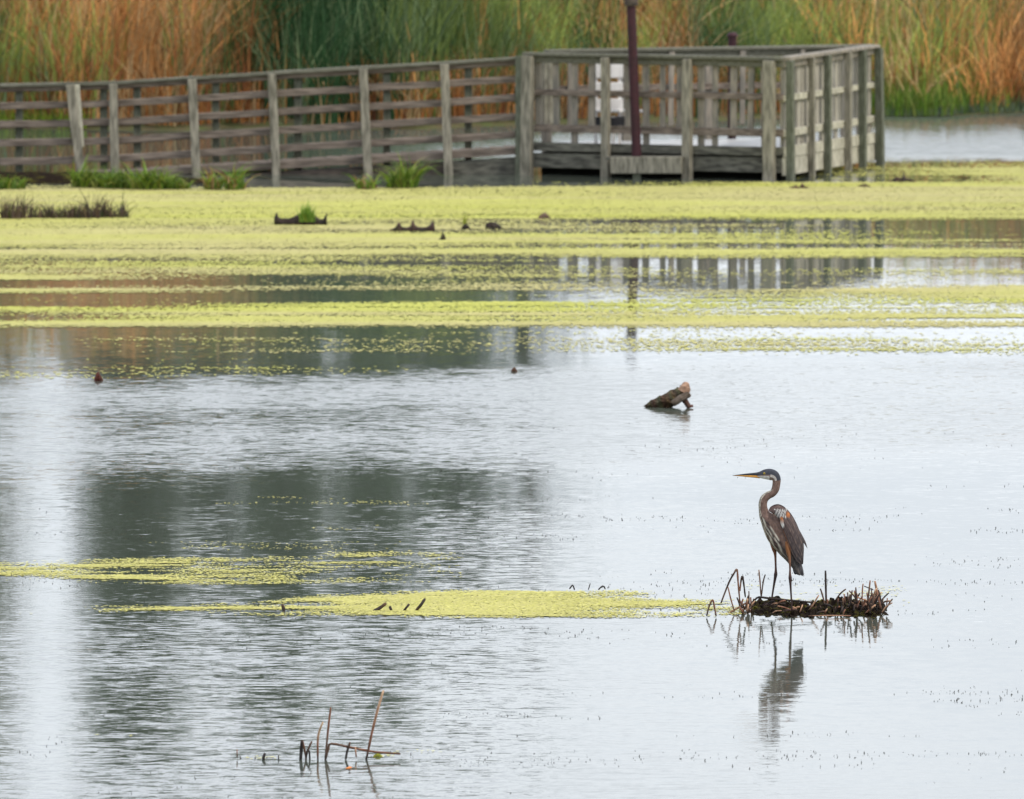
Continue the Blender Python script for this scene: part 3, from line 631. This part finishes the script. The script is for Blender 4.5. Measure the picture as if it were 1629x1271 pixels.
lump('floating_lump', 703, 381, 13, 9, (.06, .05, .03), 'tiny pointed lump nearest the viewer on the yellow duckweed', prof=[(0, .1), (.3, .3), (.6, 1), (1, .3)], seed=7)
lump('floating_lump', 866, 347, 20, 7, (.16, .10, .075), 'reddish brown lump farthest back on the duckweed before the platform', seed=8)
lump('floating_lump', 157, 605, 14, 11, (.11, .03, .018), 'red-brown bud floating at the left on the dark water', prof=[(0, .3), (.4, 1), (.7, .6), (1, .15)], seed=9)
lump('floating_lump', 818, 590, 10, 5, (.12, .06, .04), 'tiny brown bit alone on the bright water above the stump', seed=19)
lump('floating_lump', 1437, 288, 36, 11, (.07, .05, .04), 'dark spiky driftwood bit in the duckweed right of the platform corner', prof=[(0, .2), (.2, .5), (.45, .4), (.5, 1), (.6, .4), (.8, .3), (1, .15)], seed=10)
lump('floating_lump', 1530, 284, 30, 5, (.15, .13, .04), 'low mossy mound of weed at the far right of the duckweed edge', seed=11)
lump('floating_lump', 1272, 299, 34, 6, (.12, .08, .05), 'flat brown debris just in front of the platform corner post', prof=[(0, .2), (.3, .6), (.5, .4), (.6, 1), (.8, .4), (1, .1)], seed=12)
lump('floating_lump', 1375, 297, 22, 4, (.13, .09, .05), 'thin brown debris in front of the far right platform post', seed=13)

# the big stump in open water
SY = at(1065, 648).y
stump = empty('driftwood_stump', at(1065, 648), 'weathered stump with pale broken end slanting out of the open water', 'driftwood')
def sp3(x, y, dy=0): p = P(1000 + x / 11.636, 580 + y / 11.636, SY); p.y += dy; return p
q = MB(); prof = catmull([(300, 778, 20), (400, 745, 60), (540, 710, 105), (680, 672, 135), (800, 628, 148), (915, 560, 130), (1000, 490, 100), (1055, 430, 78)], 22)
rs = random.Random(5)
q.tube([sp3(a, b) for a, b, c in prof], [c / 11.636 / (FPX / SY) for a, b, c in prof], 16, cols=[tuple(v * rs.uniform(.75, 1.25) for v in ((.085, .06, .035) if i < 16 else (.16, .10, .06))) for i in range(22)], squash=1.3)
vv = np.array(q.v); vv += rng.normal(0, .006, vv.shape); q.v = [tuple(v) for v in vv]
q.build('trunk', M['driftwood'], stump, usecol=True)
q = MB(); q.tube([sp3(1010, 500, -.05), sp3(1050, 430, -.05), sp3(1060, 350, -.02)], [.055, .05, .03], 10, cols=[(.42, .26, .18)] * 3); q.build('broken_end', M['driftwood'], stump, usecol=True)
q = MB(); q.tube([sp3(820, 700, -.14), sp3(960, 600, -.15), sp3(1090, 540, -.12), sp3(1115, 560, -.1)], [.03, .032, .03, .022], 8, cols=[(.15, .115, .09)] * 4); q.build('limb', M['driftwood'], stump, usecol=True)
q = MB(); q.tube([sp3(1000, 600, -.08), sp3(1060, 680, -.1), sp3(1120, 775, -.12)], [.03, .025, .022], 8, cols=[(.10, .05, .035)] * 3); q.tube([sp3(1090, 772, -.12), sp3(1190, 740, -.12)], [.012, .012], 6, cols=[(.16, .06, .04)] * 2); q.build('root', M['driftwood'], stump, usecol=True)

# ---------------------------------------------------------------- broken reed stalks
PAL = {'d': (.045, .03, .025), 'b': (.13, .075, .05), 'r': (.26, .12, .075), 'p': (.50, .30, .19), 't': (.62, .44, .29), 'k': (.022, .018, .018)}
def stalk(pts, w, cols, label, group, Y, name='reed_stalk', cat='reed stalk', dys=None):
    """pts in photo pixels; w width in photo pixels"""
    s_ = FPX / Y; m_ = len(pts); dys = dys or [random.uniform(-.02, .02) for _ in pts]
    P3 = []
    for (x, r), dy in zip(pts, dys): v = P(x, r, Y); v.y += dy; P3.append(v)
    if len(P3) >= 2:
        a = np.array([tuple(v) for v in P3]); k = len(P3); a = catmull(a, (k - 1) * 3 + 1) if k > 2 else a; P3 = [Vector(v) for v in a]
    n_ = len(P3); rad = [w / 2 / s_ * (1 + .12 * math.sin(3 * i)) * (1 - .25 * abs(2 * i / (n_ - 1) - 1) ** 3) for i in range(n_)]
    cc = [PAL[c] for c in cols]; cl = [tuple(np.interp(i / (n_ - 1) * (len(cc) - 1), range(len(cc)), [c[j] for c in cc]) for j in range(3)) for i in range(n_)]
    q = MB(); q.tube(P3, rad, 7, cols=cl)
    lo = min(P3, key=lambda v: v.z)
    return tag(q.build(name, M['stalk'], loc=tuple(lo), usecol=True, smooth=True), label, cat, group)
# foreground cluster
g = 'broken reed stalks standing in the foreground water'
YF = at(560, 1208.5).y
def c7(*a): return [(360 + x / 5.09, 1080 + y / 5.09) for x, y in a]
FG = [
 (c7((1272, 90), (1225, 250), (1180, 430), (1132, 660)), 4.2, 'tprk', 'tallest foreground reed stalk, leaning right with a pale tip'),
 (c7((846, 230), (825, 400), (800, 665)), 3.6, 'rrbd', 'second tallest foreground stalk, reddish and nearly upright'),
 (c7((782, 348), (742, 470), (741, 665)), 3.6, 'ttrk', 'pale kinked foreground stalk just left of the reddish one'),
 (c7((612, 495), (606, 580), (600, 665)), 5.5, 'dkk', 'thick black stub at the left of the foreground cluster'),
 (c7((617, 497), (636, 590), (648, 665)), 3.4, 'rbd', 'thin brown stub crossing the thick black foreground stub'),
 (c7((692, 508), (655, 590), (640, 680)), 3.6, 'bdk', 'dark stub leaning right beside the thick black stub'),
 (c7((672, 580), (676, 660)), 4.0, 'kk', 'shortest black stub in the middle of the foreground cluster'),
 (c7((806, 650), (826, 570), (850, 526), (1000, 556), (1200, 592), (1410, 606)), 4.0, 'dbbrb', 'long folded foreground stem lying to the right over the water'),
 (c7((1002, 513), (980, 580), (966, 650)), 4.0, 'bkk', 'short dark stub crossing the folded foreground stem'),
 (c7((1044, 550), (1052, 635)), 3.2, 'pr', 'short pinkish stub right of the dark stub by the folded stem'),
 (c7((313, 603), (300, 640), (306, 665)), 5.0, 'kkk', 'curved black stub standing apart left of the foreground cluster'),
 (c7((422, 618), (424, 668)), 2.6, 'kk', 'tiny black stub between the curved stub and the foreground cluster'),
 (c7((86, 570), (88, 640)), 2.2, 'rb', 'thin reddish stub farthest left on the yellow duckweed streak')]
for pts, w, c, lab in FG: stalk(pts, w, c, lab, g, YF)
p = at(555, 1223); q = MB(); q.add([p + Vector((-.022, 0, .004)), p + Vector((0, -.03, .006)), p + Vector((.022, .01, .010)), p + Vector((.004, .05, .012)), p + Vector((-.022, 0, .001)), p + Vector((0, -.03, .003)), p + Vector((.022, .01, .007)), p + Vector((.004, .05, .009))],
    [(0, 1, 2, 3), (7, 6, 5, 4), (0, 4, 5, 1), (1, 5, 6, 2), (2, 6, 7, 3), (3, 7, 4, 0)])
tag(q.build('fallen_leaf', M['orange'], loc=tuple(p)), 'small orange leaf floating under the foreground reed stubble', 'leaf')
lump('moss_clump', 601, 1203, 15, 4, (.26, .28, .03), 'yellow-green moss clump at the foot of the tallest foreground stalk', 'moss', seed=15)
# stubs in the near duckweed
YS = at(610, 972).y
g2 = 'dark stubs in the near duckweed'
for pts, w, c, lab in [
 ([(449, 962), (451, 968), (452, 979)], 5.5, 'bdk', 'left-most upright stub with a pale top on the near duckweed edge'),
 ([(464, 970), (466, 979)], 3.5, 'dk', 'tiny stub right beside the leftmost duckweed stub'),
 ([(452, 978), (470, 977), (492, 976)], 3.0, 'dbr', 'thin stick lying flat at the foot of the leftmost duckweed stub'),
 ([(594, 972), (605, 967), (614, 960)], 5.5, 'kdb', 'hooked dark stub, first of the four in mid duckweed'),
 ([(620, 965), (623, 972)], 6, 'kd', 'squat dark stub just right of the hooked one'),
 ([(642, 972), (651, 961)], 5, 'kkd', 'short dark stub leaning right in mid duckweed'),
 ([(662, 971), (669, 963), (676, 953)], 5, 'bkd', 'forked dark stub rising highest at the right of the four'),
 ([(906, 937), (911, 931), (914, 938)], 2.5, 'kkk', 'tiny bent twig on the back edge of the near duckweed'),
 ([(936, 938), (939, 928)], 2.2, 'kk', 'thin upright twig on the back edge of the near duckweed'),
 ([(952, 938), (959, 932), (963, 937)], 2.5, 'kkk', 'tiny bent twig nearest the reed islet on the duckweed edge')]:
    stalk(pts, w, c, lab, g2, YS if pts[0][1] > 945 else at(930, 941).y, name='stub', cat='stub')

# ---------------------------------------------------------------- the islet
def c5(*a): return [(1100 + x / 4.383, 720 + y / 4.383) for x, y in a]
YI0 = at(1280, 982).y; YI = YI0 + .30
mb = MB(); vs = []; fs = []; nx, ny = 90, 26
xa, xb = P(1196, 980, YI).x, P(1412, 980, YI).x
for i in range(nx):
    u = i / (nx - 1); X = xa + (xb - xa) * u
    for j in range(ny):
        v = j / (ny - 1); e = max(0, math.sin(math.pi * u)) ** .35
        hgt = np.interp(v, [0, .06, .35, .6, .8, .93, 1], [-.03, .004, .018, .035, .055, .03, -.03]) * (.8 + .3 * math.sin(u * 9 + 1)) * e
        nz_ = float(vnoise(np.array(u * 30.), np.array(v * 12.), 61)) - .45
        vs.append((X + random.uniform(-.006, .006), YI0 + v * 1.15 + .06 * math.sin(u * 13) + .08 * math.sin(u * 41) + .07 * math.sin(u * 97) + random.uniform(-.05, .05), hgt + (nz_ * .05 + random.uniform(-.012, .014)) * e * min(1, v * 4)))
for i in range(nx - 1):
    for j in range(ny - 1): fs.append((i * ny + j, (i + 1) * ny + j, (i + 1) * ny + j + 1, i * ny + j + 1))
mb.add(vs, fs)
tag(mb.build('mud_islet', M['mud'], loc=(float((xa + xb) / 2), YI, 0)), 'dark mossy mud islet under the heron, edged with broken reeds', 'islet')
gi = 'broken reed stalks on the islet'
IS = [
 (c5((205, 1050), (262, 905), (300, 835), (318, 818), (325, 900), (338, 1050)), 3.2, 'bdbrb', 'tall folded reed stalk arching at the left of the islet'),
 (c5((338, 965), (346, 890), (356, 860), (364, 910), (376, 1010)), 3.0, 'rbddd', 'narrow folded stalk just right of the tall arching one'),
 (c5((470, 818), (478, 900), (485, 1005)), 2.4, 'prb', 'thin straight stalk left of the heron legs'),
 (c5((515, 850), (500, 900), (487, 1005)), 2.4, 'dbb', 'thin stalk leaning right against its straight neighbour, left of the heron'),
 (c5((106, 1140), (125, 1070), (148, 1028), (160, 1075), (172, 1140)), 3.0, 'dbrrd', 'small folded stalk in open water farthest left of the islet'),
 (c5((255, 940), (275, 1025), (298, 1100)), 2.4, 'rrb', 'slanting stalk under the tall arch at the islet left end'),
 (c5((240, 1130), (300, 1098), (385, 1045)), 3.4, 'bpb', 'pale stalk lying slantwise low at the islet left end'),
 (c5((934, 822), (936, 930), (940, 1070)), 3.6, 'kdb', 'tall straight dark stalk right of the heron'),
 (c5((898, 948), (912, 990), (930, 1060)), 2.8, 'dbb', 'short stalk leaning left beside the tall straight one'),
 (c5((1000, 1035), (1040, 982), (1078, 952)), 2.6, 'bdb', 'bent stalk leaning right of the tall straight one'),
 (c5((1197, 915), (1192, 960), (1188, 1070)), 2.4, 'prb', 'thin pale stalk left of the tallest right-end pair'),
 (c5((1246, 893), (1238, 960), (1228, 1060)), 2.8, 'rbd', 'upright reddish stalk in the right-end tangle'),
 (c5((1278, 895), (1300, 1000), (1322, 1095)), 4.0, 'prb', 'stout pale stalk leaning left at the islet right end'),
 (c5((1204, 932), (1268, 957)), 2.2, 'dd', 'short dark stem lying across the right-end stalks'),
 (c5((1150, 1005), (1200, 1025), (1252, 1045)), 2.6, 'ppr', 'pale stem lying low across the right-end tangle'),
 (c5((1365, 1013), (1358, 1090)), 2.6, 'rb', 'upright stub farthest right on the islet'),
 (c5((1402, 1022), (1385, 1040), (1360, 1085)), 2.6, 'dbb', 'stub leaning right at the very right tip of the islet'),
 (c5((820, 1100), (850, 1055), (888, 992)), 2.6, 'bpp', 'pale stalk slanting right between the heron and the tall dark stalk'),
 (c5((598, 1070), (640, 1078), (692, 1096)), 2.6, 'prr', 'pale stem lying flat between the heron legs'),
 (c5((775, 1060), (755, 1112)), 2.8, 'pp', 'short pale stub just right of the heron near foot'),
 (c5((440, 1030), (470, 1008), (560, 1018), (740, 1034), (850, 1046)), 3.6, 'dkdkd', 'long dark stem lying along the islet top behind the heron'),
 (c5((815, 1138), (960, 1137), (1112, 1139)), 2.0, 'bpr', 'straight pale stem lying flat in the water before the islet'),
 (c5((1135, 962), (1152, 1050)), 3.0, 'rd', 'stub leaning left at the left side of the right-end tangle'),
 (c5((1088, 975), (1096, 1060)), 3.2, 'bd', 'thick stub midway between the tall dark stalk and right-end tangle'),
 (c5((1064, 985), (1072, 1070)), 3.0, 'rd', 'reddish stub left of the thick midway stub'),
 (c5((400, 965), (404, 1110)), 2.6, 'bd', 'upright dark stub right of the narrow folded stalk'),
 (c5((412, 1008), (420, 1135)), 3.4, 'rd', 'thick reddish stub at the islet left front')]
for pts, w, c, lab in IS: stalk(pts, w, c, lab, gi, YI + random.uniform(-.1, .1) if 'water' not in lab else YI0 - .02)
for k in range(115):
    z_ = k % 10
    if z_ < 5: x, y, ln, a = random.triangular(1000, 1330, 1260), random.uniform(1040, 1130), random.uniform(30, 120), random.gauss(0, .55)      # upright tangle at the right end
    elif z_ < 6: x, y, ln, a = random.uniform(870, 1060), random.uniform(1060, 1130), random.uniform(25, 60), random.gauss(0, .5)
    elif z_ < 8: x, y, ln, a = random.uniform(330, 450), random.uniform(1060, 1140), random.uniform(30, 80), random.gauss(0, .5)
    else: x, y, ln, a = random.uniform(440, 1330), random.uniform(1040, 1125), random.uniform(30, 75), random.choice((-1, 1)) * random.uniform(1.15, 1.55)
    stalk(c5((x + math.sin(a) * ln, y - math.cos(a) * ln), (x + math.sin(a) * ln * .4, y - math.cos(a) * ln * .5 ), (x, y + 10)), random.uniform(2.0, 3.4), random.choice(('dkk', 'bdk', 'rdk', 'bdd', 'ddk', 'pbd', 'trb', 'kkk', 'rrd', 'ppd')),
          'short broken reed stub in the low dark tangle along the islet', 'short stubs tangled along the islet', YI0 + random.uniform(.02, .7), name='reed_stub', cat='reed stub')

# ---------------------------------------------------------------- heron
YH = at(1258, 964, .06).y; SH = FPX / YH * 6.353                 # crop pixels per metre
def h6(x, y, lat=0): v = P(1150 + x / 6.353, 730 + y / 6.353, YH); v.y += lat; return v
foot = P(1100 + 628 / 4.383, 720 + 1085 / 4.383, YH)
heron = empty('heron', (foot.x, YH, .06), 'grey-brown heron with streaked breast standing on the mud islet, facing left', 'heron')
C_ = [(348,166,21,15),(385,160,37,24),(430,155,51,32),(478,157,57,36),(518,172,54,37),(541,205,44,34),(541,250,40,33),(529,308,39,32),(500,348,37,32),(459,368,39,34),(421,400,42,36),(404,450,43,38),(408,510,46,42),(425,570,60,54),(465,625,87,72),(515,690,113,90),(565,765,124,100),(612,845,113,98),(650,925,88,82),(687,1000,58,60),(722,1070,38,44),(750,1130,24,32),(776,1172,10,18)]
cl = catmull(C_, 190); nseg = 56; q = MB(); tan_ = np.gradient(cl[:, :2], axis=0); tan_ /= np.linalg.norm(tan_, axis=1)[:, None]
arc = np.r_[0, np.cumsum(np.linalg.norm(np.diff(cl[:, :2], axis=0), axis=1))]
def mixc(a, b, k): k = max(0., min(1., k)); return tuple(x * (1 - k) + y * k for x, y in zip(a, b))
NECK = (.20, .128, .10); BREAST = (.155, .098, .074); DARK = (.022, .02, .024); PALE = (.60, .55, .46); SLATE = (.055, .06, .078); WHITE = (.72, .70, .66)
for i in range(len(cl)):
    cx, cy, ra, rb = cl[i]; tx_, ty_ = tan_[i]; nx_, ny_ = -ty_, tx_      # points to throat / breast side in picture (front) for downward travel
    for k in range(nseg):
        a = 2 * math.pi * k / nseg; f = math.cos(a)                      # f=1 front, -1 back
        v = h6(cx + nx_ * ra * f, cy + ny_ * ra * f, rb * math.sin(a) / SH)
        s_ = arc[i] / arc[-1]; x_, y_ = cx + nx_ * ra * f, cy + ny_ * ra * f
        if cy < 215 and cx < 545 and s_ < .2:                            # head: crown on top, white cheek and chin
            c = SLATE if f < .05 else mixc(NECK, WHITE, 1.2 if x_ < 470 and f > .25 else (0.9 if x_ > 478 and abs(f) < .4 else .1))
            if x_ > 500 and f < -.1: c = SLATE
            if abs(f - .12) < .16 and 480 < x_ < 545: c = mixc(NECK, WHITE, .6)
        else:
            c = NECK if cy < 560 else mixc(NECK, BREAST, (cy - 560) / 150)
            c = mixc(c, (.14, .10, .10), .5 * (math.sin(i * 1.9 + k * .7) * .5 + .5))
            if cy > 350 and f > .2:                                      # streaks down the foreneck and breast
                w_ = .30 if cy < 560 else 1.0
                st = math.sin(a * (17 if cy > 560 else 13) + 1.6 * math.sin(arc[i] * .019 + k * .6) + .3)
                band = 1 if f > (.60 if cy < 560 else np.interp(cy, [560, 660, 900], [.6, -.1, .1])) else 0
                br = .5 + .5 * math.sin(arc[i] * .06 + k * 2.1)
                if band: c = mixc(DARK, PALE, st * 1.1 + .5 * br - .1) if st > -.1 else mixc(DARK, NECK, br * .7)
            if 320 < cy < 570 and f > .55: c = mixc(DARK, PALE, .5 + 1.6 * math.sin(arc[i] * .10 + k * 1.9)) if f > .72 or k % 2 else c
            if cy > 830: c = mixc(c, (.10, .09, .085), (cy - 830) / 200)
        if not (cy < 215 and cx < 545): c = tuple(x * (.6 + .75 * vnoise(np.array(k * .9), np.array(i * .35), 9)) for x in c)
        q.v.append(tuple(v)); q.col.append(c)
m_ = len(cl)
for i in range(m_ - 1):
    for k in range(nseg): q.f.append((i * nseg + k, i * nseg + (k + 1) % nseg, (i + 1) * nseg + (k + 1) % nseg, (i + 1) * nseg + k))
q.f.append(tuple(range(nseg))); q.f.append(tuple((m_ - 1) * nseg + k for k in range(nseg - 1, -1, -1)))
q.build('body', M['feather'], heron, smooth=True, usecol=True)
q = MB(); b_ = catmull([(372, 152, 24), (345, 154, 19), (300, 155, 14), (240, 157, 10), (160, 163, 6), (97, 168, 1.5)], 16); q.tube([h6(a, b) for a, b, c in b_], [c / SH for a, b, c in b_], 14, squash=.8); q.build('upper_bill', M['bill_dark'], heron, smooth=True)
q = MB(); b_ = catmull([(372, 179, 18), (345, 178, 15), (300, 176, 13), (240, 173.5, 9.5), (160, 170, 5), (104, 169.5, 1.2)], 16); q.tube([h6(a, b) for a, b, c in b_], [c / SH for a, b, c in b_], 14, squash=.8); q.build('lower_bill', M['bill_orange'], heron, smooth=True)
for sgn in (-1, 1):
    q = MB(); c0 = h6(418, 146, sgn * 27 / SH)
    q.tube([c0 + Vector((0, sgn * d, 0)) for d in (-.004, .001, .004, .006)], [.0085, .0085, .006, .001], 14); e_ = q.build('eye', M['eye'], heron, smooth=True)
    q = MB(); q.tube([c0 + Vector((0, sgn * d, 0)) for d in (.004, .0066, .0072)], [.0045, .0040, .001], 10); q.build('pupil', M['pupil'], e_)
# wings: shells folded over each flank
WU = [(462,520),(490,482),(558,462),(625,492),(690,560),(740,645),(776,730),(806,805),(818,880),(816,960),(812,1045)]
WL = [(470,530),(540,575),(578,640),(606,720),(636,800),(668,880),(702,955),(738,1015),(772,1052),(795,1062),(808,1062)]
wu, wl = catmull(WU, 60), catmull(WL, 60)
for sgn in (-1, 1):
    q = MB(); nc = 22
    for lay in (0, 1):
        for i in range(60):
            t = i / 59
            for j in range(nc):
                v = j / (nc - 1); p2 = wu[i] * (1 - v) + wl[i] * v
                bulge = np.interp(t, [0, .12, .3, .55, .8, 1], [52, 92, 118, 116, 78, 36]) * (.42 + .62 * math.sin(math.pi * (.12 + .62 * v)))
                feather = (2.2 * math.sin(v * 40 + t * 9) if t > .25 else 0) + 1.5 * math.sin(t * 55 + v * 6) * (t < .5)
                lat = sgn * ((bulge + feather) - (12 if lay else 0)) / SH
                q.v.append(tuple(h6(p2[0], p2[1], lat)))
                base = mixc((.165, .10, .085), (.075, .064, .066), t * 1.3)
                base = mixc(base, (.085, .075, .078), .55 * (.5 + .5 * math.sin(v * 40 + t * 9)))
                row_ = math.floor(v * 9); ph = (t * (9 if t < .45 else 5) + .5 * (row_ % 2)) % 1.0; ev = (v * 9) % 1.0
                if t > .12: base = mixc(base, (.21, .155, .13), .75 * max(0, ph - .72) / .28) if ev > .25 else mixc(base, (.035, .028, .03), .55)
                if t > .8: base = mixc(base, (.03, .03, .036), (t - .8) * 4)
                ptx, pty = p2
                if 520 < ptx < 645 and 500 < pty < 590: base = mixc((.05, .04, .045), WHITE, math.sin((ptx + pty * .45) * .22) * 1.6)
                if 640 < ptx < 672 and 530 < pty < 575: base = (.46, .17, .06)
                if abs(ptx - 592 - (pty - 600) * .12) < 17 and 575 < pty < 680: base = mixc((.46, .17, .06), WHITE, (pty - 600) / 55)
                if v > .94 and .3 < t < .55: base = mixc(base, (.32, .14, .07), .5)
                q.col.append(base)
    n1 = 60 * nc
    for i in range(59):
        for j in range(nc - 1):
            a = i * nc + j; q.f.append((a, a + 1, a + nc + 1, a + nc)); q.f.append((n1 + a, n1 + a + nc, n1 + a + nc + 1, n1 + a + 1))
        for j in (0, nc - 1): a = i * nc + j; q.f.append((a, a + nc, n1 + a + nc, n1 + a))
    for i in (0, 59):
        for j in range(nc - 1): a = i * nc + j; q.f.append((a, a + 1, n1 + a + 1, n1 + a))
    w_ = q.build('wing', M['feather'], heron, smooth=True, usecol=True)
    q = MB(); fs_ = catmull([(700, 640, 16), (752, 720, 18), (800, 800, 16), (830, 850, 10), (852, 900, 2)], 16)      # loose flight feather tip
    q.tube([h6(a, b, sgn * 30 / SH) for a, b, c in fs_], [c / SH for a, b, c in fs_], 10, cols=[(.10, .085, .085)] * 16, squash=.5); q.build('flight_feather', M['feather'], w_, smooth=True, usecol=True)
q = MB()
for k, (x0, x1) in enumerate(((705, 742), (720, 760), (738, 780), (752, 803))):
    fs_ = catmull([(x0, 960, 20), ((x0 + x1) / 2, 1080, 24), (x1 - 6, 1150, 20), (x1, 1185 - (3 - k) * 7, 4)], 14)
    q.tube([h6(a, b, (k - 1.5) * 9 / SH) for a, b, c in fs_], [c / SH for a, b, c in fs_], 10, cols=[mixc((.13, .125, .13), (.035, .035, .042), i / 13 * 1.1) for i in range(14)], squash=.55)
q.build('tail', M['feather'], heron, smooth=True, usecol=True)
def h5(x, y, lat=0): v = P(1100 + x / 4.383, 720 + y / 4.383, YH); v.y += lat; return v
S5 = FPX / YH * 4.383
CH = (.30, .13, .055)
LEGS = [([(655,615,15),(668,655,18),(677,692,16),(683,735,9.5),(686,800,6.5),(686,842,8.5),(687,868,12),(688,892,10),(691,945,7),(696,1030,6.2),(698,1098,6.5)], -.055, [CH, CH, CH, (.30,.15,.09)] + [(.11,.06,.045)] * 2 + [(.05,.03,.028)] * 5, 'near'),
        ([(572,630,26),(578,675,18),(585,715,9.5),(588,785,7),(589,830,9),(588,853,12.5),(584,880,10),(573,945,7),(563,1010,6.2),(556,1066,6.5)], .05, [(.20,.09,.05)] * 3 + [(.10,.05,.04)] * 2 + [(.05,.03,.028)] * 5, 'far')]
for pts, lat, cols, nm in LEGS:
    a = catmull([p for p in pts], 44); cc = [tuple(np.interp(i / 43 * (len(cols) - 1), range(len(cols)), [c[j] for c in cols]) for j in range(3)) for i in range(44)]
    q = MB(); q.tube([h5(x, y, lat) for x, y, r_ in a], [r_ / S5 for x, y, r_ in a], 12, cols=cc)
    leg = q.build('leg', M['feather'], heron, smooth=True, usecol=True)
    f0 = h5(pts[-1][0], pts[-1][1] - 2, lat)
    for ang, ln in ((180, .085), (150, .075), (215, .075), (10, .05)):
        d = Vector((math.cos(R(ang)), -math.sin(R(ang)) * -1, 0)); q = MB()
        q.tube([f0, f0 + d * ln * .5 + Vector((0, 0, .004)), f0 + d * ln + Vector((0, 0, -.008))], [.0065, .005, .002], 7, cols=[(.05, .03, .028)] * 3)
        q.build('toe', M['feather'], leg, smooth=True, usecol=True)
